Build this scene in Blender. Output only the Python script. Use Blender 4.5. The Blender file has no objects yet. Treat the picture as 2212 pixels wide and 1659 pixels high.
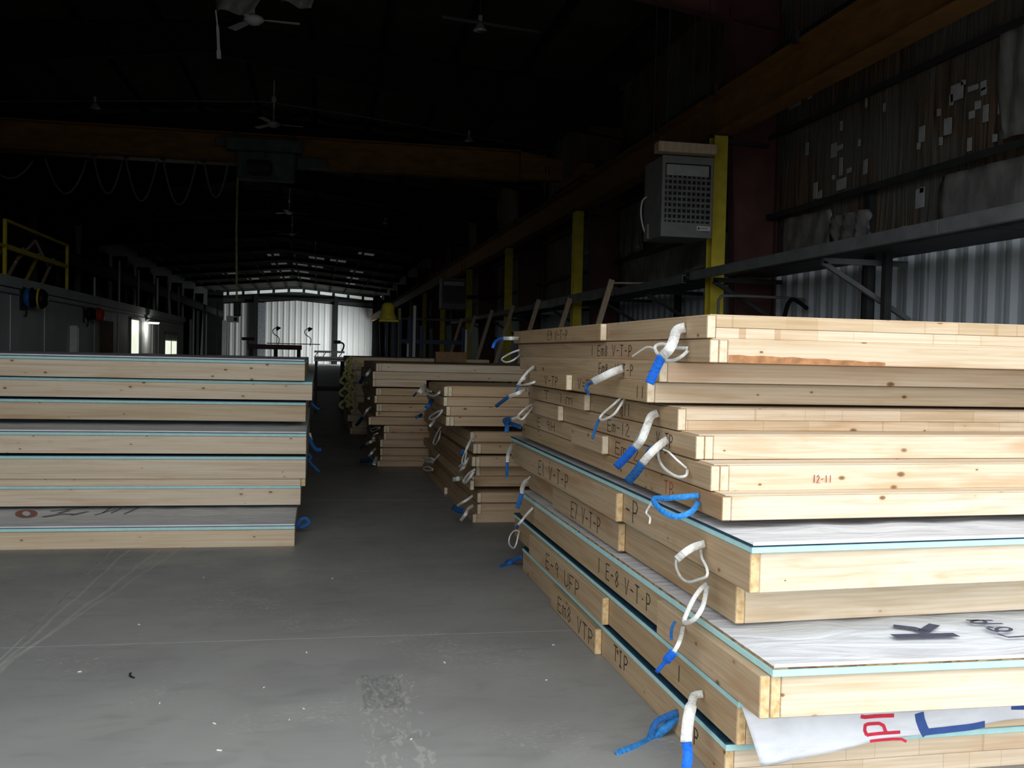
import bpy, bmesh, math, random
from math import radians as R, sin, cos, pi
from mathutils import Vector, Matrix
random.seed(7)
S = bpy.context.scene
COL = S.collection
# ------------------------------------------------------------------ camera
H = 1.55
ROT = Matrix(((0.98136475, 0.01712979, 0.19138913),
              (-0.19073491, -0.03399462, 0.98105278),
              (0.02331142, -0.99927521, -0.03009387)))      # image right, down, forward -> world
cam = bpy.data.cameras.new('camera'); co = bpy.data.objects.new('camera', cam); COL.objects.link(co)
cam.sensor_width = 36; cam.lens = 2150 / 2212 * 36; cam.clip_start = .05; cam.clip_end = 400
M3 = Matrix([[ROT[i][0], -ROT[i][1], -ROT[i][2]] for i in range(3)])
co.matrix_world = Matrix.Translation((0, 0, H)) @ M3.to_4x4()
S.camera = co
# ------------------------------------------------------------------ world, lights, exposure
w = bpy.data.worlds.new('overcast_sky'); S.world = w; w.use_nodes = True
wn_ = w.node_tree; bg = wn_.nodes['Background']; bg.inputs[1].default_value = SKY = 3.8
# overcast sky: three times as bright overhead as at the horizon, dull tarmac below it
_tc = wn_.nodes.new('ShaderNodeTexCoord'); _sp = wn_.nodes.new('ShaderNodeSeparateXYZ'); _rp = wn_.nodes.new('ShaderNodeValToRGB')
wn_.links.new(_tc.outputs['Generated'], _sp.inputs[0]); wn_.links.new(_sp.outputs[2], _rp.inputs[0]); wn_.links.new(_rp.outputs[0], bg.inputs[0])
_e = _rp.color_ramp.elements; _e[0].position = 0.0; _e[0].color = (.72, .745, .77, 1); _e[1].position = 1; _e[1].color = (.95, .98, 1.0, 1)
_gt = wn_.nodes.new('ShaderNodeMath'); _gt.operation = 'GREATER_THAN'; _gt.inputs[1].default_value = 0
_mx = wn_.nodes.new('ShaderNodeMix'); _mx.data_type = 'RGBA'; _mx.inputs[6].default_value = (.05, .05, .048, 1)
wn_.links.new(_sp.outputs[2], _gt.inputs[0]); wn_.links.new(_gt.outputs[0], _mx.inputs[0]); wn_.links.new(_rp.outputs[0], _mx.inputs[7]); wn_.links.new(_mx.outputs[2], bg.inputs[0])
S.view_settings.view_transform = 'Standard'; S.view_settings.look = 'None'; S.view_settings.gamma = 1
S.view_settings.use_curve_mapping = False; S.view_settings.exposure = 0.0
S.cycles.max_bounces = 6; S.cycles.diffuse_bounces = 4; S.cycles.glossy_bounces = 3
S.cycles.sample_clamp_indirect = 4
DX0, DX1, DY, DZ = -2.9, 6.3, 1.9, 4.6          # the big open door behind the photographer


def area(name, loc, rot, sx, sy, power, color=(1, 1, 1), portal=False):
    l = bpy.data.lights.new(name, 'AREA'); l.shape = 'RECTANGLE'; l.size = sx; l.size_y = sy
    l.energy = power; l.color = color; l.cycles.is_portal = portal
    o = bpy.data.objects.new(name, l); COL.objects.link(o); o.location = loc; o.rotation_euler = rot
    return o


area('door_portal', ((DX0 + DX1) / 2, DY - .02, DZ / 2), (R(90), 0, 0), DX1 - DX0, DZ, 1, portal=True)
fd = area('far_side_door_daylight', (6.9, 103, 2.0), (0, R(90), R(-32)), 3.4, 5.0, 650, (.93, .97, 1)); fd.data.spread = R(115)


# ------------------------------------------------------------------ measuring helper: a ray of the camera met with a real plane
def at(u, v, axis, val):
    d = ROT @ Vector((u - 1106, v - 829.5, 2150.0)); o = Vector((0, 0, H))
    return o + d * ((val - o[axis]) / d[axis])


def atr(u, v, axis, val):
    p = at(u, v, axis, val); return p


# ------------------------------------------------------------------ materials
def mat(name, col=(.5, .5, .5), rough=.7, metal=0, build=None, spec=.3):
    m = bpy.data.materials.new(name); m.use_nodes = True
    nt = m.node_tree; b = nt.nodes['Principled BSDF']
    b.inputs['Base Color'].default_value = (*col, 1); b.inputs['Roughness'].default_value = rough
    b.inputs['Metallic'].default_value = metal; b.inputs['Specular IOR Level'].default_value = spec
    if build: build(nt, b)
    return m


def N(nt, t, **k):
    n = nt.nodes.new(t)
    for a, v in k.items():
        if a.startswith('i_'): n.inputs[int(a[2:])].default_value = v
        else: setattr(n, a, v)
    return n


def ramp(nt, src, stops):
    r = nt.nodes.new('ShaderNodeValToRGB'); e = r.color_ramp.elements
    while len(e) < len(stops): e.new(.5)
    for x, (p, c) in zip(e, stops):
        x.position = p; x.color = (*c, 1) if len(c) == 3 else c
    nt.links.new(src, r.inputs[0]); return r.outputs[0]


def mix(nt, fac, a, b, mode='MIX'):
    m = nt.nodes.new('ShaderNodeMix'); m.data_type = 'RGBA'; m.blend_type = mode
    for k, x in ((0, fac), (6, a), (7, b)):
        if isinstance(x, (float, int)): m.inputs[k].default_value = x
        elif isinstance(x, tuple): m.inputs[k].default_value = (*x, 1)
        else: nt.links.new(x, m.inputs[k])
    return m.outputs[2]


def math_(nt, op, a, b=None):
    m = nt.nodes.new('ShaderNodeMath'); m.operation = op
    for k, x in ((0, a), (1, b)):
        if x is None: continue
        if isinstance(x, (float, int)): m.inputs[k].default_value = x
        else: nt.links.new(x, m.inputs[k])
    return m.outputs[0]


def noisy(scale=3, detail=4, amount=.25, bump=0, stretch=(1, 1, 1)):
    """generic wear: noise varies the base colour, optional relief"""
    def f(nt, b):
        c = tuple(b.inputs['Base Color'].default_value[:3])
        tc = N(nt, 'ShaderNodeTexCoord'); mp = N(nt, 'ShaderNodeMapping'); mp.inputs['Scale'].default_value = stretch
        nt.links.new(tc.outputs['Object'], mp.inputs[0])
        n = N(nt, 'ShaderNodeTexNoise'); n.inputs['Scale'].default_value = scale; n.inputs['Detail'].default_value = detail
        nt.links.new(mp.outputs[0], n.inputs['Vector'])
        lo = tuple(x * (1 - amount) for x in c); hi = tuple(min(1, x * (1 + amount)) for x in c)
        nt.links.new(ramp(nt, n.outputs[0], [(.3, lo), (.7, hi)]), b.inputs['Base Color'])
        if bump:
            bp = N(nt, 'ShaderNodeBump'); bp.inputs['Strength'].default_value = bump; bp.inputs['Distance'].default_value = .02
            nt.links.new(n.outputs[0], bp.inputs['Height']); nt.links.new(bp.outputs[0], b.inputs['Normal'])
    return f


def wood_build(axis, tint=(1, 1, 1), fj=False):
    def f(nt, b):
        tc = N(nt, 'ShaderNodeTexCoord'); oi = N(nt, 'ShaderNodeObjectInfo')
        rnd = oi.outputs['Random']
        off = N(nt, 'ShaderNodeCombineXYZ')
        nt.links.new(math_(nt, 'MULTIPLY', rnd, 37.0), off.inputs[0])
        nt.links.new(math_(nt, 'MULTIPLY', rnd, 61.0), off.inputs[1])
        nt.links.new(math_(nt, 'MULTIPLY', rnd, 17.0), off.inputs[2])
        add = N(nt, 'ShaderNodeVectorMath', operation='ADD')
        nt.links.new(tc.outputs['Object'], add.inputs[0]); nt.links.new(off.outputs[0], add.inputs[1])

        def mapped(sc_along, sc_across):
            mp = N(nt, 'ShaderNodeMapping')
            mp.inputs['Scale'].default_value = [sc_along if k == axis else sc_across for k in range(3)]
            nt.links.new(add.outputs[0], mp.inputs[0]); return mp.outputs[0]
        g = N(nt, 'ShaderNodeTexNoise'); g.inputs['Scale'].default_value = 1; g.inputs['Detail'].default_value = 5
        g.inputs['Distortion'].default_value = .6
        nt.links.new(mapped(1.3, 38), g.inputs['Vector'])
        rings = N(nt, 'ShaderNodeTexWave', wave_type='BANDS', bands_direction='Z')
        rings.inputs['Scale'].default_value = 5.5; rings.inputs['Distortion'].default_value = 7; rings.inputs['Detail'].default_value = 2
        rings.inputs['Detail Scale'].default_value = .5
        nt.links.new(mapped(.35, 3.2), rings.inputs['Vector'])
        base = ramp(nt, g.outputs[0], [(.28, (.60, .48, .34)), (.5, (.73, .63, .495)), (.72, (.79, .705, .585))])
        base = mix(nt, math_(nt, 'MULTIPLY', rings.outputs['Fac'], .26), base, (.60, .44, .27), 'MIX')
        # broad reddish heartwood zones
        z = N(nt, 'ShaderNodeTexNoise'); z.inputs['Scale'].default_value = 1; z.inputs['Detail'].default_value = 3
        nt.links.new(mapped(.9, 7), z.inputs['Vector'])
        zf = ramp(nt, z.outputs[0], [(.60, (0, 0, 0)), (.68, (1, 1, 1))])
        base = mix(nt, math_(nt, 'MULTIPLY', zf, .45), base, (.52, .30, .15))
        # knots
        vk = N(nt, 'ShaderNodeTexVoronoi', feature='F1'); vk.inputs['Scale'].default_value = 1
        nt.links.new(mapped(8.5, 15), vk.inputs['Vector'])
        kr = N(nt, 'ShaderNodeSeparateColor'); nt.links.new(vk.outputs['Color'], kr.inputs[0])
        kd = math_(nt, 'DIVIDE', vk.outputs['Distance'], math_(nt, 'ADD', math_(nt, 'MULTIPLY', kr.outputs[1], kr.outputs[1]), .28))
        kf = ramp(nt, kd, [(.0, (1, 1, 1)), (.10, (.85, .85, .85)), (.17, (0, 0, 0))])
        halo = ramp(nt, kd, [(.0, (1, 1, 1)), (.45, (0, 0, 0))])
        base = mix(nt, math_(nt, 'MULTIPLY', math_(nt, 'MULTIPLY', halo, math_(nt, 'GREATER_THAN', kr.outputs[0], .45)), .35), base, (.62, .40, .20))
        sel = math_(nt, 'GREATER_THAN', kr.outputs[0], .50)
        base = mix(nt, math_(nt, 'MULTIPLY', kf, sel), base, (.20, .10, .045))
        # per board tint
        rt = N(nt, 'ShaderNodeTexWhiteNoise', noise_dimensions='1D'); nt.links.new(rnd, rt.inputs['W'])
        tn = ramp(nt, rt.outputs['Value'], [(0, (.86, .80, .70)), (.5, (1, .97, .93)), (1, (1.0, .98, .97))])
        base = mix(nt, 1.0, base, tn, 'MULTIPLY')
        base = mix(nt, 1.0, base, tint, 'MULTIPLY')
        if fj:      # short pieces glued end to end: thin joints, each piece its own tone
            sp = N(nt, 'ShaderNodeSeparateXYZ'); nt.links.new(add.outputs[0], sp.inputs[0])
            cell = math_(nt, 'MULTIPLY', sp.outputs[0], 4.3)
            wob = N(nt, 'ShaderNodeTexNoise', noise_dimensions='1D'); wob.inputs['Scale'].default_value = .45; nt.links.new(cell, wob.inputs['W'])
            cell = math_(nt, 'ADD', cell, math_(nt, 'MULTIPLY', wob.outputs[0], 3.0))
            wnz = N(nt, 'ShaderNodeTexWhiteNoise', noise_dimensions='1D'); nt.links.new(math_(nt, 'FLOOR', cell), wnz.inputs['W'])
            base = mix(nt, 1.0, base, ramp(nt, wnz.outputs['Value'], [(0, (.84, .77, .68)), (.5, (1, .98, .95)), (1, (1.0, 1.0, 1.0))]), 'MULTIPLY')
            fr = math_(nt, 'LESS_THAN', math_(nt, 'FRACT', cell), .022)
            base = mix(nt, math_(nt, 'MULTIPLY', fr, .4), base, (.40, .24, .12))
        nt.links.new(base, b.inputs['Base Color'])
        bp = N(nt, 'ShaderNodeBump'); bp.inputs['Strength'].default_value = .25; bp.inputs['Distance'].default_value = .002
        nt.links.new(g.outputs[0], bp.inputs['Height']); nt.links.new(bp.outputs[0], b.inputs['Normal'])
    return f


def floor_build(nt, b):
    tc = N(nt, 'ShaderNodeTexCoord'); P = tc.outputs['Object']

    def noise(scale, det=4, st=(1, 1, 1), dist=0):
        mp = N(nt, 'ShaderNodeMapping'); mp.inputs['Scale'].default_value = st; nt.links.new(P, mp.inputs[0])
        n = N(nt, 'ShaderNodeTexNoise'); n.inputs['Scale'].default_value = scale; n.inputs['Detail'].default_value = det
        n.inputs['Distortion'].default_value = dist
        nt.links.new(mp.outputs[0], n.inputs['Vector']); return n.outputs[0]
    base = ramp(nt, noise(.9, 6), [(.3, (.25, .25, .243)), (.5, (.30, .30, .29)), (.72, (.34, .34, .325))])
    base = mix(nt, math_(nt, 'MULTIPLY', ramp(nt, noise(3.2, 6, (1, 2.2, 1), 1.0), [(.52, (0, 0, 0)), (.72, (1, 1, 1))]), .35), base, (.19, .195, .185))
    # pale scuffs in patches
    sc = ramp(nt, noise(16, 5, (1, 3, 1), 2.5), [(.58, (0, 0, 0)), (.66, (1, 1, 1))])
    pm = ramp(nt, noise(1.1, 2), [(.5, (0, 0, 0)), (.62, (1, 1, 1))])
    base = mix(nt, math_(nt, 'MULTIPLY', math_(nt, 'MULTIPLY', sc, pm), .75), base, (.50, .51, .48))
    _s0 = N(nt, 'ShaderNodeSeparateXYZ'); nt.links.new(P, _s0.inputs[0])
    for kx, off, wd in ((.10, -1.95, .012), (.16, -2.28, .008), (.03, -1.62, .010)):
        ln = math_(nt, 'SUBTRACT', _s0.outputs[0], math_(nt, 'ADD', math_(nt, 'MULTIPLY', _s0.outputs[1], kx), off))
        ln = math_(nt, 'LESS_THAN', math_(nt, 'ABSOLUTE', math_(nt, 'ADD', ln, math_(nt, 'MULTIPLY', math_(nt, 'SUBTRACT', noise(2.2, 3), .5), .06))), wd)
        ln = math_(nt, 'MULTIPLY', ln, math_(nt, 'LESS_THAN', _s0.outputs[1], 7.9))
        base = mix(nt, math_(nt, 'MULTIPLY', ln, math_(nt, 'MULTIPLY', noise(11, 5), .8)), base, (.48, .48, .43))
    # a lorry tyre print running away from the camera, x .22 - .56
    sep = N(nt, 'ShaderNodeSeparateXYZ'); nt.links.new(P, sep.inputs[0])

    def band(o, a, c):
        return math_(nt, 'MULTIPLY', math_(nt, 'GREATER_THAN', o, a), math_(nt, 'LESS_THAN', o, c))
    tyre = math_(nt, 'MULTIPLY', band(sep.outputs[0], .20, .47), band(sep.outputs[1], 2.5, 4.75))
    tn = ramp(nt, noise(9, 4, (3.2, 1.2, 1), 1.5), [(.54, (0, 0, 0)), (.62, (1, 1, 1))])
    base = mix(nt, math_(nt, 'MULTIPLY', math_(nt, 'MULTIPLY', tyre, tn), .5), base, (.46, .46, .42))
    dk = math_(nt, 'MULTIPLY', band(sep.outputs[0], .22, .40), band(sep.outputs[1], 4.30, 4.75))
    dk = math_(nt, 'MULTIPLY', dk, ramp(nt, noise(14, 5, (3, 1, 1), 1.0), [(.38, (0, 0, 0)), (.6, (1, 1, 1))]))
    base = mix(nt, math_(nt, 'MULTIPLY', dk, .5), base, (.13, .14, .13))
    nt.links.new(base, b.inputs['Base Color'])
    nt.links.new(ramp(nt, noise(2.5, 4), [(.3, (.42,) * 3), (.7, (.7,) * 3)]), b.inputs['Roughness'])
    bp = N(nt, 'ShaderNodeBump'); bp.inputs['Strength'].default_value = .15; bp.inputs['Distance'].default_value = .004
    nt.links.new(noise(30, 5), bp.inputs['Height']); nt.links.new(bp.outputs[0], b.inputs['Normal'])


def osb_build(nt, b):
    tc = N(nt, 'ShaderNodeTexCoord'); mp = N(nt, 'ShaderNodeMapping'); mp.inputs['Scale'].default_value = (22, 22, 90)
    nt.links.new(tc.outputs['Object'], mp.inputs[0])
    v = N(nt, 'ShaderNodeTexVoronoi'); v.inputs['Scale'].default_value = 1.3; nt.links.new(mp.outputs[0], v.inputs['Vector'])
    s = N(nt, 'ShaderNodeSeparateColor'); nt.links.new(v.outputs['Color'], s.inputs[0])
    nt.links.new(ramp(nt, s.outputs[0], [(0, (.16, .085, .04)), (.5, (.36, .22, .11)), (1, (.55, .38, .2))]), b.inputs['Base Color'])


def wrap_build(nt, b):
    tc = N(nt, 'ShaderNodeTexCoord')
    mp = N(nt, 'ShaderNodeMapping'); mp.inputs['Scale'].default_value = (1.5, 5, 3); nt.links.new(tc.outputs['Object'], mp.inputs[0])
    n = N(nt, 'ShaderNodeTexNoise'); n.inputs['Scale'].default_value = 1.6; n.inputs['Detail'].default_value = 5; n.inputs['Distortion'].default_value = 1.2
    nt.links.new(mp.outputs[0], n.inputs['Vector'])
    nt.links.new(ramp(nt, n.outputs[0], [(.3, (.62, .63, .67)), (.6, (.77, .79, .83))]), b.inputs['Base Color'])
    bp = N(nt, 'ShaderNodeBump'); bp.inputs['Strength'].default_value = .7; bp.inputs['Distance'].default_value = .02
    nt.links.new(n.outputs[0], bp.inputs['Height']); nt.links.new(bp.outputs[0], b.inputs['Normal'])


def insul_build(nt, b):
    """aged kraft faced insulation: brown with grey dusty streaks running down"""
    tc = N(nt, 'ShaderNodeTexCoord')
    mp = N(nt, 'ShaderNodeMapping'); mp.inputs['Scale'].default_value = (1, 9, .55); nt.links.new(tc.outputs['Object'], mp.inputs[0])
    n = N(nt, 'ShaderNodeTexNoise'); n.inputs['Scale'].default_value = 1.5; n.inputs['Detail'].default_value = 6; n.inputs['Distortion'].default_value = .5
    nt.links.new(mp.outputs[0], n.inputs['Vector'])
    n2 = N(nt, 'ShaderNodeTexNoise'); n2.inputs['Scale'].default_value = .8; nt.links.new(tc.outputs['Object'], n2.inputs['Vector'])
    c = ramp(nt, n.outputs[0], [(.3, (.06, .045, .035)), (.5, (.21, .145, .10)), (.7, (.31, .235, .17))])
    c = mix(nt, ramp(nt, n2.outputs[0], [(.42, (0, 0, 0)), (.6, (1, 1, 1))]), c, (.21, .21, .19))
    nt.links.new(c, b.inputs['Base Color'])
    bp = N(nt, 'ShaderNodeBump'); bp.inputs['Strength'].default_value = .8; bp.inputs['Distance'].default_value = .05
    nt.links.new(n.outputs[0], bp.inputs['Height']); nt.links.new(bp.outputs[0], b.inputs['Normal'])


def endgrain_build(nt, b, pale=False):
    tc = N(nt, 'ShaderNodeTexCoord'); oi = N(nt, 'ShaderNodeObjectInfo')
    n = N(nt, 'ShaderNodeTexNoise'); n.inputs['Scale'].default_value = 42; n.inputs['Detail'].default_value = 5
    n.noise_dimensions = '4D'; nt.links.new(math_(nt, 'MULTIPLY', oi.outputs['Random'], 30.), n.inputs['W'])
    nt.links.new(tc.outputs['Object'], n.inputs['Vector'])
    nt.links.new(ramp(nt, n.outputs[0], [(.3, (.50, .30, .12)), (.5, (.70, .50, .27)), (.7, (.76, .60, .38))]), b.inputs['Base Color'])
    if pale: nt.links.new(ramp(nt, n.outputs[0], [(.3, (.62, .50, .33)), (.5, (.74, .64, .47)), (.7, (.78, .70, .55))]), b.inputs['Base Color'])


WX = mat('spruce_board_x', rough=.75, build=wood_build(0), spec=.2)
WY = mat('spruce_board_y_shaded', rough=.75, build=wood_build(1, (.69, .61, .51)), spec=.2)  # side boards tinted darker, shade of the stack sides put into the colour
WD = mat('brown_tan_board_x', rough=.8, build=wood_build(0, (.80, .70, .60)), spec=.2)  # spruce tinted browner, for end plates of stacks B and C
WZ = mat('spruce_board_z', rough=.75, build=wood_build(2, (1, .95, .9)), spec=.2)
EG = mat('spruce_end_grain', rough=.85, build=endgrain_build, spec=.1)
EP = mat('pale_end_grain', rough=.85, build=lambda n, b: endgrain_build(n, b, True), spec=.1)
WF = mat('finger_jointed_board', rough=.75, build=wood_build(0, (1, 1, 1), True), spec=.2)
FOAM = mat('aqua_foam', (.46, .75, .76), .8, build=noisy(20, 3, .06))
MEMB = mat('navy_membrane', (.014, .05, .085), .4, build=noisy(25, 3, .3))
OSB = mat('strand_board', rough=.85, build=osb_build)
WRAP = mat('house_wrap', (.85, .87, .9), .45, build=wrap_build)
INKD = mat('wrap_print_dark', (.07, .075, .12), .6, build=noisy(30, 2, .1))
INKB = mat('wrap_print_blue', (.04, .09, .30), .6, build=noisy(30, 2, .1))
INKR = mat('wrap_print_red', (.62, .025, .06), .6, build=noisy(30, 2, .1))
MARK = mat('black_marker', (.03, .022, .018), .7, build=noisy(60, 2, .2))
REDM = mat('red_marker', (.30, .05, .03), .7, build=noisy(60, 2, .2))
CONC = mat('concrete_floor', rough=.55, build=floor_build, spec=.35)
JOINT = mat('joint_dust', (.34, .34, .31), .9, build=noisy(5, 4, .3))
WEBW = mat('white_webbing', (.80, .80, .76), .8, build=noisy(60, 3, .1, .3))
WEBB = mat('blue_webbing', (.015, .17, .80), .75, build=noisy(60, 3, .15, .3))
WEBD = mat('dull_blue_webbing', (.02, .12, .36), .75, build=noisy(60, 3, .2, .3))
YEL = mat('yellow_paint', (.80, .66, .06), .55, build=noisy(4, 5, .18))
CRANE = mat('crane_orange_paint', (.27, .135, .04), .6, build=noisy(3, 5, .25, stretch=(1, 1, 3)))
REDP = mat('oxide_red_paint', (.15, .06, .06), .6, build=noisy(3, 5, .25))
DKST = mat('dark_steel', (.045, .05, .05), .6, build=noisy(4, 4, .3))
GREY = mat('grey_paint', (.21, .225, .235), .6, build=noisy(5, 5, .2))
HEAT = mat('heater_enamel', (.25, .255, .25), .5, build=noisy(6, 4, .12))
LOUV = mat('heater_louvre', (.20, .205, .2), .5, build=noisy(6, 4, .15))
SILV = mat('bright_zinc', (.45, .46, .47), .4, .3, build=noisy(9, 3, .1))
BLK = mat('black_enamel', (.012, .012, .013), .5, build=noisy(6, 3, .2))
CORR = mat('wall_sheet_blue_white', (.66, .74, .80), .5, build=noisy(1.3, 5, .12, stretch=(1, 1, .4)))
CORW = mat('wall_sheet_white', (.60, .61, .58), .5, build=noisy(.4, 5, .10, stretch=(1, 1, .4)))
INS = mat('kraft_insulation', rough=.6, build=insul_build)
PLAS = mat('poly_sheet', (.30, .305, .29), .3, build=noisy(3, 5, .35, .8, (1, 2, 1)), spec=.6)
TAPE = mat('silver_patch', (.62, .65, .66), .4, build=noisy(10, 3, .15))
ROOF = mat('roof_blanket', (.055, .055, .042), .9, build=noisy(.7, 4, .4))
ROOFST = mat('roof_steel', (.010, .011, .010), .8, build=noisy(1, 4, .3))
OFFW = mat('office_wall_paint', (.68, .71, .71), .7, build=noisy(.7, 5, .18))
BLUE = mat('blue_enamel', (.02, .16, .52), .4, build=noisy(6, 3, .1))
RKBL = mat('rack_navy_paint', (.012, .025, .085), .5, build=noisy(6, 3, .2))
REDE = mat('red_enamel', (.45, .06, .025), .5, build=noisy(6, 3, .15))
WHT = mat('white_paint', (.78, .79, .78), .6, build=noisy(6, 3, .08))
CONG = mat('hoist_grey_green', (.10, .13, .13), .5, build=noisy(5, 4, .3))
YGRN = mat('pale_yellow_green_cloth', (.42, .40, .16), .85, build=noisy(14, 4, .3, .5))
BOXM = mat('brown_board', (.20, .12, .06), .85, build=noisy(8, 4, .2))


def emit(name, col, s):
    m = bpy.data.materials.new(name); m.use_nodes = True; nt = m.node_tree; b = nt.nodes['Principled BSDF']
    b.inputs['Base Color'].default_value = (*col, 1); b.inputs['Emission Strength'].default_value = s
    n = N(nt, 'ShaderNodeTexNoise'); n.inputs['Scale'].default_value = 3
    tc = N(nt, 'ShaderNodeTexCoord'); nt.links.new(tc.outputs['Object'], n.inputs['Vector'])
    nt.links.new(ramp(nt, n.outputs[0], [(.2, tuple(x * .85 for x in col)), (.8, col)]), b.inputs['Emission Color'])
    return m


ROOFGLOW = emit('dull_roof_glow', (.70, .76, .74), .055)
SKYL = emit('translucent_skylight', (.72, .78, .74), .38)
LITW = emit('lit_window', (.95, 1.0, .82), 1.0)
TUBE = emit('lit_lamp', (1, 1, .95), 4)


# ------------------------------------------------------------------ mesh builder
class MB:
    def __init__(s): s.v = []; s.f = []; s.mi = []
    def quad(s, pts, mi=0):
        n = len(s.v); s.v += [tuple(p) for p in pts]; s.f.append(tuple(range(n, n + len(pts)))); s.mi.append(mi)
    def hexa(s, P, mi=0, ends=None):
        """8 corners: bottom 4 ccw, top 4 ccw"""
        n = len(s.v); s.v += [tuple(p) for p in P]
        for k, f in enumerate(((3, 2, 1, 0), (4, 5, 6, 7), (0, 1, 5, 4), (1, 2, 6, 5), (2, 3, 7, 6), (3, 0, 4, 7))):
            s.f.append(tuple(n + i for i in f)); s.mi.append(ends[k] if ends else mi)
        return s
    def box(s, x0, x1, y0, y1, z0, z1, mi=0, ends=None):
        return s.hexa([(x0, y0, z0), (x1, y0, z0), (x1, y1, z0), (x0, y1, z0), (x0, y0, z1), (x1, y0, z1), (x1, y1, z1), (x0, y1, z1)], mi, ends)
    def cbox(s, x0, x1, y0, y1, z0, z1, c=.003, endmi=None, mi=0, shear=0.0):
        """box with chamfered edges; faces across y get endmi; shear pushes y by shear*(x-x0)"""
        n = len(s.v); X = (x0, x1); Y = (y0, y1); Z = (z0, z1)
        idx = {}
        for i in (0, 1):
            for j in (0, 1):
                for k in (0, 1):
                    sx, sy, sz = (1, -1)[i], (1, -1)[j], (1, -1)[k]
                    for a in range(3):
                        p = [X[i] + sx * c, Y[j] + sy * c, Z[k] + sz * c]
                        p[a] = (X[i], Y[j], Z[k])[a]
                        idx[(i, j, k, a)] = len(s.v); p[1] += shear * (p[0] - x0); s.v.append(tuple(p))
        def add(f, m=mi): s.f.append(tuple(f)); s.mi.append(m)
        e = mi if endmi is None else endmi
        for i in (0, 1):
            q = [idx[(i, 0, 0, 0)], idx[(i, 1, 0, 0)], idx[(i, 1, 1, 0)], idx[(i, 0, 1, 0)]]; add(q if i else q[::-1])
            q = [idx[(0, i, 0, 1)], idx[(1, i, 0, 1)], idx[(1, i, 1, 1)], idx[(0, i, 1, 1)]]; add(q[::-1] if i else q, e)
            q = [idx[(0, 0, i, 2)], idx[(1, 0, i, 2)], idx[(1, 1, i, 2)], idx[(0, 1, i, 2)]]; add(q if i else q[::-1])
        for a in (0, 1):
            for b_ in (0, 1):
                add([idx[(a, b_, 0, 0)], idx[(a, b_, 0, 1)], idx[(a, b_, 1, 1)], idx[(a, b_, 1, 0)]])
                add([idx[(a, 0, b_, 0)], idx[(a, 0, b_, 2)], idx[(a, 1, b_, 2)], idx[(a, 1, b_, 0)]])
                add([idx[(0, a, b_, 1)], idx[(0, a, b_, 2)], idx[(1, a, b_, 2)], idx[(1, a, b_, 1)]])
        for i in (0, 1):
            for j in (0, 1):
                for k in (0, 1): add([idx[(i, j, k, a)] for a in range(3)])
        return s
    def bar(s, a, b, w, t, up=(0, 0, 1), mi=0):
        """straight bar a->b, w across (a x up), t along up"""
        a = Vector(a); b = Vector(b); d = (b - a).normalized(); u = Vector(up)
        sd = d.cross(u)
        if sd.length < 1e-4: sd = d.cross(Vector((1, 0, 0)))
        sd.normalize(); u = sd.cross(d).normalized(); sd *= w / 2; u *= t / 2
        return s.hexa([a - sd - u, b - sd - u, b + sd - u, a + sd - u, a - sd + u, b - sd + u, b + sd + u, a + sd + u], mi)
    def tube(s, pts, r, n=8, mi=0, flat=1.0, cap=True):
        pts = [Vector(p) for p in pts]; rs = r if isinstance(r, (list, tuple)) else [r] * len(pts)
        base = len(s.v); pu = None
        for i, p in enumerate(pts):
            d = (pts[min(i + 1, len(pts) - 1)] - pts[max(i - 1, 0)]).normalized()
            if pu is None: pu = Vector((0, 0, 1)) if abs(d.z) < .9 else Vector((1, 0, 0))
            sd = d.cross(pu).normalized(); pu = sd.cross(d).normalized()
            for k in range(n):
                a = 2 * pi * k / n; s.v.append(tuple(p + sd * cos(a) * rs[i] + pu * sin(a) * rs[i] * flat))
        for i in range(len(pts) - 1):
            for k in range(n):
                a = base + i * n + k; b = base + i * n + (k + 1) % n
                s.f.append((a, b, b + n, a + n)); s.mi.append(mi)
        if cap:
            s.f.append(tuple(base + k for k in range(n))[::-1]); s.mi.append(mi)
            s.f.append(tuple(base + (len(pts) - 1) * n + k for k in range(n))); s.mi.append(mi)
        return s
    def ribbon(s, pts, w, t, face, mi=0, closed=False):
        """flat band with thickness; face = direction the flat side looks at"""
        pts = [Vector(p) for p in pts]; m = len(pts); base = len(s.v); face = Vector(face)
        ws = w if isinstance(w, (list, tuple)) else [w] * m
        prev = None
        for i, p in enumerate(pts):
            a = pts[(i - 1) % m] if closed else pts[max(i - 1, 0)]; b = pts[(i + 1) % m] if closed else pts[min(i + 1, m - 1)]
            d = b - a; d = d.normalized() if d.length > 1e-7 else Vector((0, 0, 1))
            sd = d.cross(face)
            sd = sd.normalized() if sd.length > 1e-4 else (prev or Vector((1, 0, 0)))
            if prev and sd.dot(prev) < 0 and not closed: pass
            prev = sd; nn = sd.cross(d).normalized()
            for q in ((-1, -1), (1, -1), (1, 1), (-1, 1)): s.v.append(tuple(p + sd * (q[0] * ws[i] / 2) + nn * (q[1] * t / 2)))
        for i in range(m if closed else m - 1):
            j = (i + 1) % m
            for k in range(4):
                a = base + i * 4 + k; b = base + i * 4 + (k + 1) % 4; c = base + j * 4 + (k + 1) % 4; d_ = base + j * 4 + k
                s.f.append((a, b, c, d_)); s.mi.append(mi)
        if not closed:
            s.f.append((base + 3, base + 2, base + 1, base)); s.mi.append(mi)
            e = base + (m - 1) * 4; s.f.append((e, e + 1, e + 2, e + 3)); s.mi.append(mi)
        return s
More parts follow.
